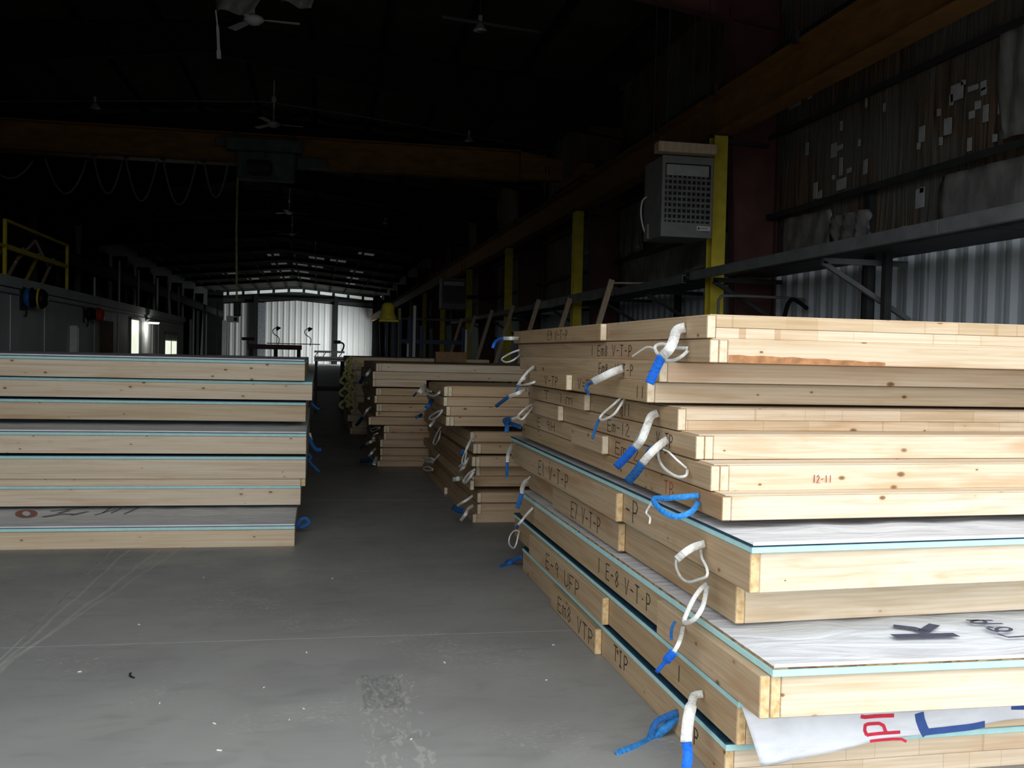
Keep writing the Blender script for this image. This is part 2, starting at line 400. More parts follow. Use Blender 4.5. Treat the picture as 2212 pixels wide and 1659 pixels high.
    def lathe(s, prof, loc, axis, n=24, mi=0):
        """prof: (distance along axis, radius)"""
        ax = Vector(axis).normalized(); p = Vector((0, 0, 1)) if abs(ax.z) < .9 else Vector((1, 0, 0))
        e1 = ax.cross(p).normalized(); e2 = ax.cross(e1); base = len(s.v); loc = Vector(loc)
        for h, r in prof:
            for k in range(n):
                a = 2 * pi * k / n; s.v.append(tuple(loc + ax * h + e1 * cos(a) * r + e2 * sin(a) * r))
        for i in range(len(prof) - 1):
            for k in range(n):
                a = base + i * n + k; b = base + i * n + (k + 1) % n
                s.f.append((a, b, b + n, a + n)); s.mi.append(mi)
        s.f.append(tuple(base + k for k in range(n))[::-1]); s.mi.append(mi)
        s.f.append(tuple(base + (len(prof) - 1) * n + k for k in range(n))); s.mi.append(mi)
        return s
    def build(s, name, mats, parent=None, smooth=False, org=None):
        me = bpy.data.meshes.new(name)
        off = Vector((0, 0, 0))
        if org is not None: off = Vector(org)
        me.from_pydata([tuple(Vector(v) - off) for v in s.v], [], s.f)
        for m in (mats if isinstance(mats, (list, tuple)) else [mats]): me.materials.append(m)
        for p, k in zip(me.polygons, s.mi): p.material_index = k; p.use_smooth = smooth
        bm = bmesh.new(); bm.from_mesh(me); bmesh.ops.recalc_face_normals(bm, faces=bm.faces); bm.to_mesh(me); bm.free()
        o = bpy.data.objects.new(name, me); COL.objects.link(o)
        if parent is not None:
            o.parent = parent; o.location = off - Vector(getattr_org(parent))
        else: o.location = off
        return o


ORG = {}


def getattr_org(p):
    q = Vector((0, 0, 0))
    while p is not None:
        q = q + Vector(p.location); p = p.parent
    return q


def tag(o, label=None, cat=None, group=None, kind=None):
    if label: o['label'] = label
    if cat: o['category'] = cat
    if group: o['group'] = group
    if kind: o['kind'] = kind
    return o


def thing(name, label, cat, loc=(0, 0, 0), group=None):
    o = bpy.data.objects.new(name, None); COL.objects.link(o); o.location = loc; o.empty_display_size = .1
    return tag(o, label, cat, group)


def struct(o): o['kind'] = 'structure'; return o


def smoothpath(P, n=6):
    """Catmull-Rom through the points"""
    P = [Vector(p) for p in P]
    if len(P) < 3: return [P[0].lerp(P[-1], k / 4) for k in range(5)]
    out = []
    for i in range(len(P) - 1):
        p0 = P[max(i - 1, 0)]; p1 = P[i]; p2 = P[i + 1]; p3 = P[min(i + 2, len(P) - 1)]
        for k in range(n):
            t = k / n
            out.append(.5 * ((2 * p1) + (p2 - p0) * t + (2 * p0 - 5 * p1 + 4 * p2 - p3) * t * t + (3 * p1 - p0 - 3 * p2 + p3) * t ** 3))
    out.append(P[-1]); return out


# ================================================================== THE BUILDING
XL, XR, Y0, Y1 = -11.6, 6.6, DY, 110.0
RX, RZ, EZ = -2.35, 8.35, 7.55
# floor: slabs on a dusty bed, the joints show as pale lines
fl = struct(MB().box(XL - .2, XR + .2, Y0 - 8, Y1 + .2, -.3, -.0015).build('floor', JOINT))
xs = [XL - .2, -6.15, -1.5, 3.1, XR + .2]
ys = [Y0 - 8, -4.6, .4, 5.4, 10.4, 15.6, 21, 28.5, 36, 43.5, 51, 58.5, 66, 73.5, 81, 88.5, 96, 103.5, Y1 + .2]
for i in range(4):
    for j in range(len(ys) - 1):
        MB().box(xs[i] + .006, xs[i + 1] - .006, ys[j] + .003, ys[j + 1] - .003, -.1, 0).build('floor_slab', CONC, fl)


def roofz(x): return RZ - (RZ - EZ) * (abs(x - RX) / (XR - RX) if x > RX else abs(x - RX) / (RX - XL))


ce = MB()
for a, b in ((XL - .2, RX), (RX, XR + .2)):
    za, zb = roofz(a), roofz(b)
    ce.hexa([(a, Y0, za), (b, Y0, zb), (b, Y1, zb), (a, Y1, za), (a, Y0, za + .15), (b, Y0, zb + .15), (b, Y1, zb + .15), (a, Y1, za + .15)])
ceil_ = struct(ce.build('ceiling', ROOF))
# purlins run along the building
k = 0
for x in [XL + .8 + i * 1.5 for i in range(12)]:
    z = roofz(x) - .12
    MB().box(x - .045, x + .045, Y0, Y1, z - .10, z + .11).build('purlin', ROOFST, ceil_)
# sagging blanket pillows between purlins near the camera: long shallow strips
for i in range(11):
    xa = XL + .8 + i * 1.5; xb = xa + 1.5
    m = MB(); rows = []
    for j in range(13):
        y = 9 + j * 2.0
        for q in range(5):
            t = q / 4; x = xa + .05 + (1.4) * t
            m.v.append((x, y, roofz(x) - .04 - .10 * sin(pi * t) * (1 + .4 * sin(j * 2.1 + i))))
    for j in range(12):
        for q in range(4):
            a = j * 5 + q; m.f.append((a, a + 1, a + 6, a + 5)); m.mi.append(0)
    m.build('insulation_blanket', ROOF, ceil_, smooth=True)
# tapered rigid frames: rafter halves and oxide red columns
FY = [2.1, 6.0, 13.55, 21.15, 29.0, 36.8] + [44.4 + 7.6 * i for i in range(8)]
wr_cols = []
for y in FY:
    for a, b in ((XR - .15, RX), (XL + .15, RX)):
        za, zb = roofz(a) - .22, roofz(b) - .22
        m = MB(); t = .1; DA, DB = 1.05, .62
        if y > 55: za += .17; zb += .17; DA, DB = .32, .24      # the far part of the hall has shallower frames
        # web
        m.hexa([(a, y - .006, za - DA), (b, y - .006, zb - DB), (b, y + .006, zb - DB), (a, y + .006, za - DA), (a, y - .006, za), (b, y - .006, zb), (b, y + .006, zb), (a, y + .006, za)])
        for d in (0, 1):
            z1a, z1b = (za, zb) if d else (za - DA, zb - DB)
            m.hexa([(a, y - t, z1a - .012), (b, y - t, z1b - .012), (b, y + t, z1b - .012), (a, y + t, z1a - .012), (a, y - t, z1a), (b, y - t, z1b), (b, y + t, z1b), (a, y + t, z1a)])
        for q in range(1, 5):
            f = q / 5; x = a + (b - a) * f; z = za + (zb - za) * f; hh = DA + (DB - DA) * f
            m.box(x - .006, x + .006, y - .09, y + .09, z - hh, z)
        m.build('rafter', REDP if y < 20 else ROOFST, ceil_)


def frame_column(y, side, wall, mt=None):
    m = MB(); x1 = (XR - .14) if side > 0 else (XL + .14); s = side
    top = 6.55; wi0, wi1 = .50, .78        # width at the foot and at the knee
    xa0, xa1 = x1 - s * wi0, x1 - s * wi1
    m.hexa([(min(xa0, x1), y - .008, 0), (max(xa0, x1), y - .008, 0), (max(xa0, x1), y + .008, 0), (min(xa0, x1), y + .008, 0),
            (min(xa1, x1), y - .008, top), (max(xa1, x1), y - .008, top), (max(xa1, x1), y + .008, top), (min(xa1, x1), y + .008, top)])
    t = .11
    m.hexa([(xa0 - .008, y - t, 0), (xa0 + .008, y - t, 0), (xa0 + .008, y + t, 0), (xa0 - .008, y + t, 0),
            (xa1 - .008, y - t, top), (xa1 + .008, y - t, top), (xa1 + .008, y + t, top), (xa1 - .008, y + t, top)])
    m.box(x1 - .008, x1 + .008, y - t, y + t, 0, top)
    m.box(min(xa0, x1) - .05, max(xa0, x1) + .05, y - .16, y + .16, 0, .025)
    return m.build('frame_column', mt or REDP, wall)


def corrugated(x, y0, y1, z0, z1, side, name, mt, parent=None, pitch=.33, depth=.05):
    """ribbed metal sheet in a plane x = const, ribs towards the room (side = -1: room on the low x side)"""
    m = MB(); y = y0; prof = []
    while y < y1 - 1e-6:
        for dy, d in ((0, 0), (.045, depth), (.10, depth), (.145, 0), (.20, 0), (.215, .010), (.25, .010), (.265, 0)):
            if y + dy < y1: prof.append((y + dy, d))
        y += pitch
    prof.append((y1, 0))
    for yy, d in prof:
        m.v.append((x + side * d, yy, z0)); m.v.append((x + side * d, yy, z1))
    for i in range(len(prof) - 1): m.f.append((2 * i, 2 * i + 1, 2 * i + 3, 2 * i + 2)); m.mi.append(0)
    n = len(m.v)
    return m.build(name, mt, parent)


# right wall: outer skin, ribbed sheets below, insulation above, girts
wr = struct(MB().box(XR + .02, XR + .2, Y0, 100.4, 0, EZ + .1).box(XR + .02, XR + .2, 105.6, Y1, 0, EZ + .1).box(XR + .02, XR + .2, 100.4, 105.6, 3.8, EZ + .1).build('wall_right', DKST))
for i in range(13):
    ya = Y0 + i * 8.0; yb = min(ya + 8, 100.2)
    corrugated(XR, ya, yb, 0, 2.95, -1, 'ribbed_sheet', CORR, wr)
for i in range(13):
    ya = Y0 + i * 8.0; yb = min(ya + 8, 100.2)
    m = MB(); ny, nz = 30, 8
    for a in range(ny + 1):
        for b in range(nz + 1):
            y = ya + (yb - ya) * a / ny; z = 2.95 + (EZ - 2.95) * b / nz
            m.v.append((XR - .07 + .02 * sin(y * 6.1 + sin(z * 3)) + .012 * sin(y * 17), y, z))
    for a in range(ny):
        for b in range(nz):
            q = a * (nz + 1) + b; m.f.append((q, q + 1, q + nz + 2, q + nz + 1)); m.mi.append(0)
    m.build('insulation_blanket', INS, wr, smooth=True)
for z in (1.05, 3.64, 4.78, 6.0):
    for i in range(13):
        ya = Y0 + i * 8.0; yb = min(ya + 7.98, 100.2)
        m = MB(); m.box(XR - .26, XR - .10, ya, yb, z - .006, z + .006); m.box(XR - .268, XR - .26, ya, yb, z - .07, z + .006); m.box(XR - .11, XR - .10, ya, yb, z - .006, z + .06)
        m.build('girt', DKST, wr)
for y in FY[1:]: frame_column(y, 1, wr)
# dark wind posts in front of the ribbed sheets
for y in (8.0, 11.0, 17.5):
    MB().box(XR - .16, XR - .05, y - .06, y + .06, 0, 3.6).build('wall_post', DKST, wr)
# silver tape patches, measured on the wall above the shelf
patches = [(2068, 199, 26, 34), (2103, 190, 22, 10), (2126, 197, 12, 16), (2113, 227, 12, 16), (2100, 248, 12, 16), (2130, 245, 11, 36), (2048, 273, 16, 34), (1992, 290, 12, 34),
           (2033, 305, 7, 16), (2095, 312, 9, 28), (2150, 298, 10, 15), (1985, 315, 7, 14), (1802, 325, 12, 30), (1815, 318, 12, 10), (1744, 322, 6, 26), (1817, 360, 7, 38), (1835, 368, 9, 10),
           (1870, 360, 8, 30), (1818, 398, 20, 24), (1762, 412, 8, 34), (1772, 420, 8, 16), (1801, 383, 6, 8), (1857, 308, 5, 14), (1911, 232, 5, 18), (1872, 222, 4, 20), (1818, 272, 5, 20),
           (1718, 224, 26, 16), (1750, 208, 8, 10), (2029, 243, 8, 14), (2125, 185, 12, 20), (1988, 428, 18, 42), (1992, 410, 8, 12), (1952, 497, 14, 16), (2056, 216, 8, 22), (2082, 178, 9, 9), (2161, 230, 8, 32)]
for (u, v, a, b) in patches:
    p = at(u - a / 2, v, 0, XR - .10); q = at(u + a / 2, v, 0, XR - .10); zt = at(u, v - b / 2, 0, XR - .10).z; zb = at(u, v + b / 2, 0, XR - .10).z
    m = MB(); y0, y1 = sorted((p.y, q.y)); k = random.uniform(-.01, .01)
    m.hexa([(XR - .108, y0, zb + k), (XR - .10, y0, zb), (XR - .10, y1, zb - k), (XR - .108, y1, zb), (XR - .108, y0, zt), (XR - .10, y0, zt + k), (XR - .10, y1, zt), (XR - .108, y1, zt - k)])
    m.build('tape_patch', TAPE, wr)


def sheet(corner_uv, X, name, mt, parent, nx=14, nz=8, amp=.04):
    """crumpled hanging plastic between four measured corners on the plane x = X (tl, tr, br, bl)"""
    c = [at(u, v, 0, X) for u, v in corner_uv]; m = MB()
    for i in range(nx + 1):
        for j in range(nz + 1):
            s, t = i / nx, j / nz
            p = (c[0] * (1 - s) + c[1] * s) * (1 - t) + (c[3] * (1 - s) + c[2] * s) * t
            p.x += -amp * abs(sin(s * 9 + 2.2 * t + X)) - amp * .6 * abs(sin(s * 23 - 4 * t)) + random.uniform(-.006, .006)
            m.v.append(tuple(p))
    for i in range(nx):
        for j in range(nz):
            a = i * (nz + 1) + j; m.f.append((a, a + 1, a + nz + 2, a + nz + 1)); m.mi.append(0)
    o = m.build(name, mt, parent, smooth=True)
    o.modifiers.new('thickness', 'SOLIDIFY').thickness = .003
    return o


sheet([(2162, 60), (2290, 0), (2290, 270), (2168, 302)], XR - .13, 'plastic_sheet', PLAS, wr)
sheet([(2038, 382), (2290, 318), (2290, 450), (2034, 492)], XR - .13, 'plastic_sheet', PLAS, wr)
sheet([(1696, 474), (1800, 452), (1800, 532), (1694, 556)], XR - .13, 'plastic_sheet', PLAS, wr)
sheet([(1805, 470), (1885, 452), (1900, 512), (1812, 530)], XR - .16, 'plastic_sheet', PLAS, wr, amp=.08)
sheet([(1340, 560), (1612, 480), (1612, 560), (1345, 640)], XR - .16, 'plastic_sheet', PLAS, wr, amp=.05)
sheet([(1342, 440), (1395, 420), (1395, 540), (1342, 560)], XR - .16, 'plastic_sheet', PLAS, wr, amp=.05)
sheet([(1236, 480), (1285, 470), (1285, 550), (1236, 560)], XR - .16, 'plastic_sheet', PLAS, wr, amp=.05)

# left wall, office block in front of it
wl = struct(MB().box(XL - .2, XL, Y0, Y1, 0, EZ + .1).build('wall_left', DKST))
for y in FY[1:]: frame_column(y, -1, wl, ROOFST)  # left columns near-black instead of red, gloom put into their colour
# near wall with the open door, seen only from behind the camera
wn = struct(MB().box(XL, DX0, Y0 - .1, Y0, 0, EZ).box(DX1, XR, Y0 - .1, Y0, 0, EZ).box(DX0, DX1, Y0 - .1, Y0, DZ, EZ).box(XL, XR, Y0 - .1, Y0, EZ, RZ + .1).build('wall_near', DKST))
# far end wall: white ribbed sheets, dark beam, a clerestory of translucent sheet under the roof
wf = struct(MB().box(XL, XR, Y1, Y1 + .2, 0, RZ).build('wall_far', DKST))
m = MB()
x = -10.0
prof = []
while x < 5.75:
    for dx, d in ((0, 0), (.06, .05), (.2, .05), (.26, 0)): prof.append((x + dx, d))
    x += .62
for xx, d in prof:
    zt = 6.75 - .075 * abs(xx - RX); m.v.append((xx, Y1 - .15 - d, 0)); m.v.append((xx, Y1 - .15 - d, zt))
for i in range(len(prof) - 1): m.f.append((2 * i, 2 * i + 1, 2 * i + 3, 2 * i + 2)); m.mi.append(0)
m.build('ribbed_sheet', CORW, wf)
for x0, x1 in ((-6.85, -6.4), (-2.3 + 3.9, -2.3 + 4.3)):
    MB().box(x0, x1, Y1 - .6, Y1 - .2, 0, 7.2).build('wall_post', ROOFST, wf)
MB().box(-6.4, -5.6, Y1 - .35, Y1 - .2, 0, 6.4).build('wall_post', GREY, wf)
for i in range(11):
    xa = -11.0 + i * 1.58; xb = xa + 1.3
    if xb > 6.4: break
    MB().hexa([(xa, Y1 - .12, roofz(xa) - .62), (xb, Y1 - .12, roofz(xb) - .62), (xb, Y1 - .1, roofz(xb) - .62), (xa, Y1 - .1, roofz(xa) - .62),
               (xa, Y1 - .12, roofz(xa) - .3), (xb, Y1 - .12, roofz(xb) - .3), (xb, Y1 - .1, roofz(xb) - .3), (xa, Y1 - .1, roofz(xa) - .3)]).build('clerestory_panel', SKYL, wf)
MB().box(XL, XR, Y1 - .5, Y1 - .3, 7.05 - .3, 7.05).build('wall_beam', ROOFST, wf)
# dark posts/jambs at the sides of the far white wall
MB().box(5.75, 6.6, Y1 - .5, Y1 - .1, 0, 7.4).build('wall_post', ROOFST, wf)
MB().box(-11.6, -10, Y1 - .5, Y1 - .1, 0, 7.4).build('wall_post', ROOFST, wf)
# glowing strips added for the light caught under the far roof, broken by the purlins
for (yy, x0, n, ln) in ((65.4, .8, 4, 1.3), (72.9, -3.8, 7, 1.5), (80.6, -6.8, 8, 1.4), (88, -8.2, 9, 1.5), (95.5, -8.2, 9, 1.7)):
    for i in range(n):
        if (i * 7 + int(yy)) % 5 == 0: continue
        xa = x0 + i * 1.5 + random.uniform(0, .2); xb = xa + random.uniform(.8, 1.25)
        if xb > 4.6 or (i + int(yy)) % 4 == 1: continue
        za, zb = roofz(xa) - .012, roofz(xb) - .012
        MB().hexa([(xa, yy, za), (xb, yy, zb), (xb, yy + ln, zb), (xa, yy + ln, za), (xa, yy, za + .02), (xb, yy, zb + .02), (xb, yy + ln, zb + .02), (xa, yy + ln, za + .02)]).build('roof_glow_strip', ROOFGLOW, ceil_)

# ================================================================== OFFICE BLOCK (left)
OX, OZ = -5.75, 2.80
ob = thing('office_block', 'long low grey flat-roofed office block along the left side', 'building', (OX, 20, 0))
MB().box(OX - 3.6, OX - .004, 6, 45.1, 0, OZ - .22).build('wall_panel', OFFW, ob)
MB().box(OX - 3.7, OX + .05, 5.9, 45.3, OZ - .20, OZ).build('roof_fascia', OFFW, ob)
MB().box(OX - .01, OX + .02, 6, 45.1, OZ - .34, OZ - .31).build('ledge_strip', GREY, ob)
for y in (10.8, 13.2, 15.6, 18.0, 20.4, 22.8, 27.6, 30.8, 38.2):
    MB().box(OX - .004, OX + .012, y - .02, y + .02, 0, OZ - .35).build('cover_strip', OFFW, ob)
# darker door leaf and stained section
MB().box(OX - .003, OX + .015, 28.2, 30.0, 0, 2.2).build('door', BOXM, ob)
w1 = MB().box(OX - .003, OX + .012, 32.7, 34.1, .9, 2.35).build('window', LITW, ob)
MB().box(OX, OX + .03, 32.6, 32.7, .85, 2.4).box(OX, OX + .03, 34.1, 34.2, .85, 2.4).box(OX, OX + .03, 32.6, 34.2, 2.35, 2.42).build('window_frame', GREY, w1)
MB().box(OX - .003, OX + .01, 34.6, 36.7, .5, 2.35).build('white_board', WHT, ob)
MB().box(OX - .003, OX + .02, 36.8, 37.3, 0, 2.45).build('pilaster', WHT, ob)
w2 = MB().box(OX - .003, OX + .012, 39.7, 42.9, .9, 1.75).build('window', LITW, ob)
MB().box(OX, OX + .03, 39.6, 39.7, .85, 2.1).box(OX, OX + .03, 42.9, 43.1, .85, 2.1).box(OX, OX + .03, 41.3, 41.38, .9, 1.8).box(OX, OX + .03, 39.6, 43.1, 2.0, 2.1).build('window_frame', GREY, w2)
lt = thing('wall_lamp', 'bright bell-shaped lamp lit on the office wall beside the lit window', 'lamp', (OX + .25, 35.5, 2.3))
MB().lathe([(0, .05), (.05, .12), (.12, .22), (.14, .22)], (OX + .25, 35.5, 2.48), (0, 0, -1), 16).build('lamp_shade', SILV, lt)
MB().lathe([(0, .19), (.06, .17)], (OX + .25, 35.5, 2.35), (0, 0, -1), 16).build('lamp_globe', TUBE, lt)
MB().tube([(OX, 35.5, 2.44), (OX + .25, 35.5, 2.5)], .02).build('lamp_arm', GREY, lt)
lp = bpy.data.lights.new('wall_lamp_light', 'POINT'); lp.energy = 14; lp.shadow_soft_size = .15; lp.color = (1, 1, .93)
lo = bpy.data.objects.new('wall_lamp_light', lp); COL.objects.link(lo); lo.location = (OX + .35, 35.5, 2.15)
wb = thing('meter_cabinet', 'plain white cabinet standing against the grey office wall', 'cabinet', (OX + .1, 25.4, 0))
MB().cbox(OX + .005, OX + .18, 24.95, 25.95, .6, 1.98, .01).build('body', WHT, wb)
MB().cbox(OX + .18, OX + .2, 25.0, 25.9, .65, 1.93, .004).build('door', WHT, wb)
MB().box(OX + .02, OX + .16, 25.0, 25.9, 0, .6).build('plinth', GREY, wb)

# guard rail on the office roof
gr = thing('guard_rail', 'yellow pipe guard rail on the near part of the office roof', 'railing', (OX, 18.4, OZ))
for y in (20.2, 24.9):
    MB().bar((OX - .05, y, OZ), (OX - .05, y, OZ + 1.06), .06, .06).build('post', YEL, gr)
MB().bar((OX - .05, 20.2, OZ + 1.04), (OX - .05, 24.9, OZ + 1.04), .05, .05).build('top_rail', YEL, gr)
MB().bar((OX - .05, 20.2, OZ + .55), (OX - .05, 24.9, OZ + .55), .05, .09).build('mid_rail', YEL, gr)
MB().bar((OX - .05, 16, OZ + .55), (OX - .05, 20.2, OZ + .55), .05, .05).build('mid_rail', YEL, gr)
tr = thing('roof_truss_stack', 'pale slanting ladder frame lying on the office roof behind the yellow rail', 'frame', (OX - .8, 21, OZ))
for i in range(5):
    y = 18.4 + i * 1.2
    MB().bar((OX - .16, y, OZ + .03), (OX - .30, y + 1.5, OZ + .70), .05, .05).build('rung', YEL if i % 2 else WZ, tr)
MB().bar((OX - .22, 18.2, OZ + .62), (OX - .24, 24.6, OZ + .58), .05, .07).build('side_rail', WZ, tr)
MB().bar((OX - .2, 21.4, OZ + .35), (OX - .25, 23.0, OZ + .95), .04, .04).build('brace', WZ, tr)
MB().bar((OX - .25, 23.0, OZ + .95), (OX - .25, 24.0, OZ + .5), .04, .04).build('brace', WZ, tr)
for i, (y, h, lab) in enumerate(((27.8, .5, 'short thin pole on the office roof, first beyond the yellow rail'), (31.1, 1.24, 'tallest thin pole on the office roof'),
                                 (34.3, 1.2, 'thin pole on the office roof next beyond the tallest one'), (38.2, 1.22, 'middle thin pole of those on the office roof'),
                                 (41.0, 1.22, 'last but one thin pole on the office roof'), (43.8, 1.24, 'farthest thin pole on the office roof'))):
    m = MB().tube([(OX - .05, y, OZ), (OX - .05, y, OZ + h)], .035, 8); m.box(OX - .12, OX + .02, y - .07, y + .07, OZ, OZ + .015)
    tag(m.build('roof_pole', SILV, org=(OX - .05, y, OZ)), lab, 'pole', 'poles on the office roof')


def hose_reel(y, z, lab, cheek, rim, sc, cheekmat):
    t = thing('hose_reel', lab, 'hose reel', (OX, y, z)); a = (1, 0, 0)
    MB().box(OX, OX + .05, y - .12 * sc, y + .12 * sc, z - .25 * sc, z + .2 * sc).build('wall_bracket', BLK, t)
    MB().lathe([(0, .1 * sc), (.03, .17 * sc), (.10, .19 * sc), (.14, .16 * sc)], (OX + .05, y, z), a, 24).build('gear_case', cheekmat, t, True)
    MB().lathe([(0, .20 * sc), (.02, .20 * sc), (.02, .16 * sc), (.13, .16 * sc)], (OX + .19, y, z), a, 24).build('hose_coil', BLK, t, True)
    MB().lathe([(0, .16 * sc), (.01, .21 * sc), (.04, .21 * sc), (.05, .17 * sc)], (OX + .31, y, z - .01), a, 24).build('rim', rim, t, True)
    MB().lathe([(0, .20 * sc), (.06, .19 * sc), (.12, .13 * sc), (.13, .05)], (OX + .35, y, z - .02), a, 24).build('drum_cover', cheek, t, True)
    MB().tube(smoothpath([(OX + .1, y, z - .15 * sc), (OX + .1, y - .02, z - .32 * sc), (OX + .07, y - .02, z - .38 * sc)]), .018).build('hose_end', BLK, t, True)


hose_reel(21.1, 2.44, 'blue and black hose reel with yellow rim on the office wall', BLK, YEL, 1.0, BLUE)
hose_reel(26.4, 2.30, 'black hose reel with red rim on the office wall', REDE, REDE, .86, BLK)

# ================================================================== CRANE RUNWAYS, POSTS, SHELF
for sx, lab in ((1, 'brown crane runway beam carried by the yellow posts on the right'), (-1, 'dim brown crane runway beam above the office block on the left')):
    cx = 5.55 if sx > 0 else -10.0
    t = thing('crane_runway', lab, 'beam', (cx, 0, 4.7))
    for i, (ya, yb) in enumerate(((2.0, 13.4), (13.4, 29.1), (29.1, 45), (45, 61), (61, 77), (77, 93), (93, 109))):
        m = MB(); m.box(cx - .008, cx + .008, ya + .01, yb - .01, 4.72, 5.24).box(cx - .15, cx + .15, ya + .01, yb - .01, 4.705, 4.725).box(cx - .19, cx + .19, ya + .01, yb - .01, 5.235, 5.26)
        m.build('beam_length', CRANE if sx > 0 else ROOFST, t)  # left runway near-black instead of crane paint, its dimness put in the colour
        MB().box(cx - .03, cx + .03, ya, yb, 5.26, 5.33).build('rail', DKST, t)
    if sx > 0:
        for j in range(16):
            y = 6 + j * 2.4
            MB().box(cx - .22, cx - .17, y - .05, y + .05, 5.22, 5.36).build('rail_clip', DKST, t)
PY = [5.6, 13.36, 21.1, 29.1, 37.0, 45, 53, 61, 69, 77]
plab = ['', 'nearest bright yellow steel post beside the big unit heater', 'second yellow steel post, between the heater post and the leaning boards', 'third yellow steel post behind the steel shelf',
        'fourth yellow steel post beside the small far heater', 'fifth yellow steel post beyond the far heater']
for i, y in enumerate(PY):
    if i == 0: continue
    cx = 5.5
    t = thing('yellow_post', plab[i] if i < 6 else 'dim yellow steel post in the dark, ' + {6: 'sixth', 7: 'seventh', 8: 'eighth', 9: 'ninth and farthest'}[i] + ' along the right wall', 'post', (cx, y, 0), 'yellow crane posts along the right wall')
    m = MB(); m.box(cx - .008, cx + .008, y - .09, y + .09, 0, 4.68); m.box(cx - .1, cx + .1, y - .1, y - .09, 0, 4.68); m.box(cx - .1, cx + .1, y + .09, y + .1, 0, 4.68)
    m.build('shaft', YEL, t)
    MB().box(cx - .16, cx + .16, y - .16, y + .16, 0, .02).build('base_plate', YEL, t)
    MB().box(cx - .14, cx + .14, y - .13, y + .13, 4.68, 4.70).build('cap_plate', DKST, t)
    MB().bar((cx + .1, y, 4.62), (XR - .3, y + .1, 4.62), .05, .05).build('tie_rod', DKST, t)

SH = 2.77
sh = thing('steel_shelf', 'long grey steel ledge shelf running along the right wall', 'shelf', (5.3, 10, SH))
for (ya, yb, dz, dx) in ((2.1, 7.6, 0, 0), (7.62, 13.35, -.0, 0), (13.9, 17.3, .0, .1), (17.32, 25.0, .02, .1), (25.02, 33, .03, .1), (33.02, 40, .04, .1)):
    xa = 5.12 + dx
    m = MB(); m.box(xa, xa + .012, ya, yb, SH - .12 + dz, SH + dz); m.box(xa + .012, xa + .06, ya, yb, SH - .012 + dz, SH + dz).box(xa + .012, xa + .06, ya, yb, SH - .12 + dz, SH - .108 + dz)
    m.build('front_channel', GREY, sh)
    MB().box(xa + .06, 5.37, ya, yb, SH - .05 + dz, SH - .02 + dz).build('deck_board', DKST, sh)
    MB().box(5.63, XR - .3, ya, yb, SH - .05 + dz, SH - .02 + dz).build('deck_board', DKST, sh)
for y in (6.4, 9.9, 12.9, 15.8, 18.4, 22.6, 27, 31, 35):
    b = MB(); b.bar((5.3, y, SH - .14), (XR - .3, y, SH - .14), .05, .06); b.bar((5.3, y, SH - .16), (XR - .25, y, SH - .75), .05, .05)
    b.build('bracket', DKST if y != 9.9 else GREY, sh)
for y in (9.7, 10.05):
    MB().box(5.9, 5.98, y - .04, y + .04, .0, SH - .05).build('leg', DKST, sh)
# thin dark cloth hung over the far part of the ledge
m = MB()
for i in range(25):
    y = 17.3 + i * .28
    m.v.append((5.20, y, SH + .035 + .02)); m.v.append((5.195 + .008 * sin(i * 1.9), y, SH - .13 + .01 * sin(i)))
for i in range(24): m.f.append((2 * i, 2 * i + 1, 2 * i + 3, 2 * i + 2)); m.mi.append(0)
o = m.build('dust_cover', PLAS, sh); o['label'] = 'dark plastic cover'; o.modifiers.new('t', 'SOLIDIFY').thickness = .004

# 2x4 props leaning on the shelf
props = [(17.2, 2.92, 'tallest 2x4 leaning against the steel shelf, nearest the stacks'), (20.2, 2.74, 'second 2x4 leaning on the shelf beside the second yellow post'), (23.2, 2.86, 'third 2x4 leaning on the steel shelf'),
         (26.4, 2.86, 'fourth 2x4 leaning on the steel shelf'), (29.7, 2.86, 'fifth 2x4 leaning on the steel shelf'), (33, 2.8, 'sixth 2x4 leaning on the steel shelf near the far heater'), (36.2, 2.8, 'farthest 2x4 leaning on the steel shelf')]
for y, z, lab in props:
    m = MB().bar((4.30, y, 0), (5.15, y, z), .089, .038, up=(0, 1, 0)); m = MB().bar((4.30, y, .0), (5.13, y, z), .10, .06, up=(0, 1, 0))
    tag(m.build('leaning_board', WZ, org=(4.3, y, 0)), lab, 'board', 'boards leaning on the shelf')
tag(MB().bar((5.12, 17.3, 2.87), (5.9, 17.0, 2.87), .04, .03).build('loose_lath', WZ, org=(5.12, 17.3, 2.85)), 'short pinkish lath lying on the shelf behind the tallest leaning 2x4', 'lath')

# bent pipe beside nearest post
tag(MB().tube(smoothpath([(5.25, 12.6, 1.4), (5.25, 12.6, 2.2), (5.27, 12.6, 2.36), (5.4, 12.6, 2.4), (6.2, 12.6, 2.4), (6.5, 12.6, 2.38)]), .02, 8).build('bent_pipe', GREY, smooth=True), 'bent grey pipe rising beside the foot of the nearest yellow post', 'pipe')
tag(MB().tube(smoothpath([(6.38, 12.3, 2.25), (6.1, 12.2, 2.35), (5.95, 12.1, 2.05), (5.9, 12.0, 1.9)]), .03, 8).build('cable_bundle', BLK, smooth=True), 'dark cable bundle on the pale wall between nearest post and bracket', 'cable')


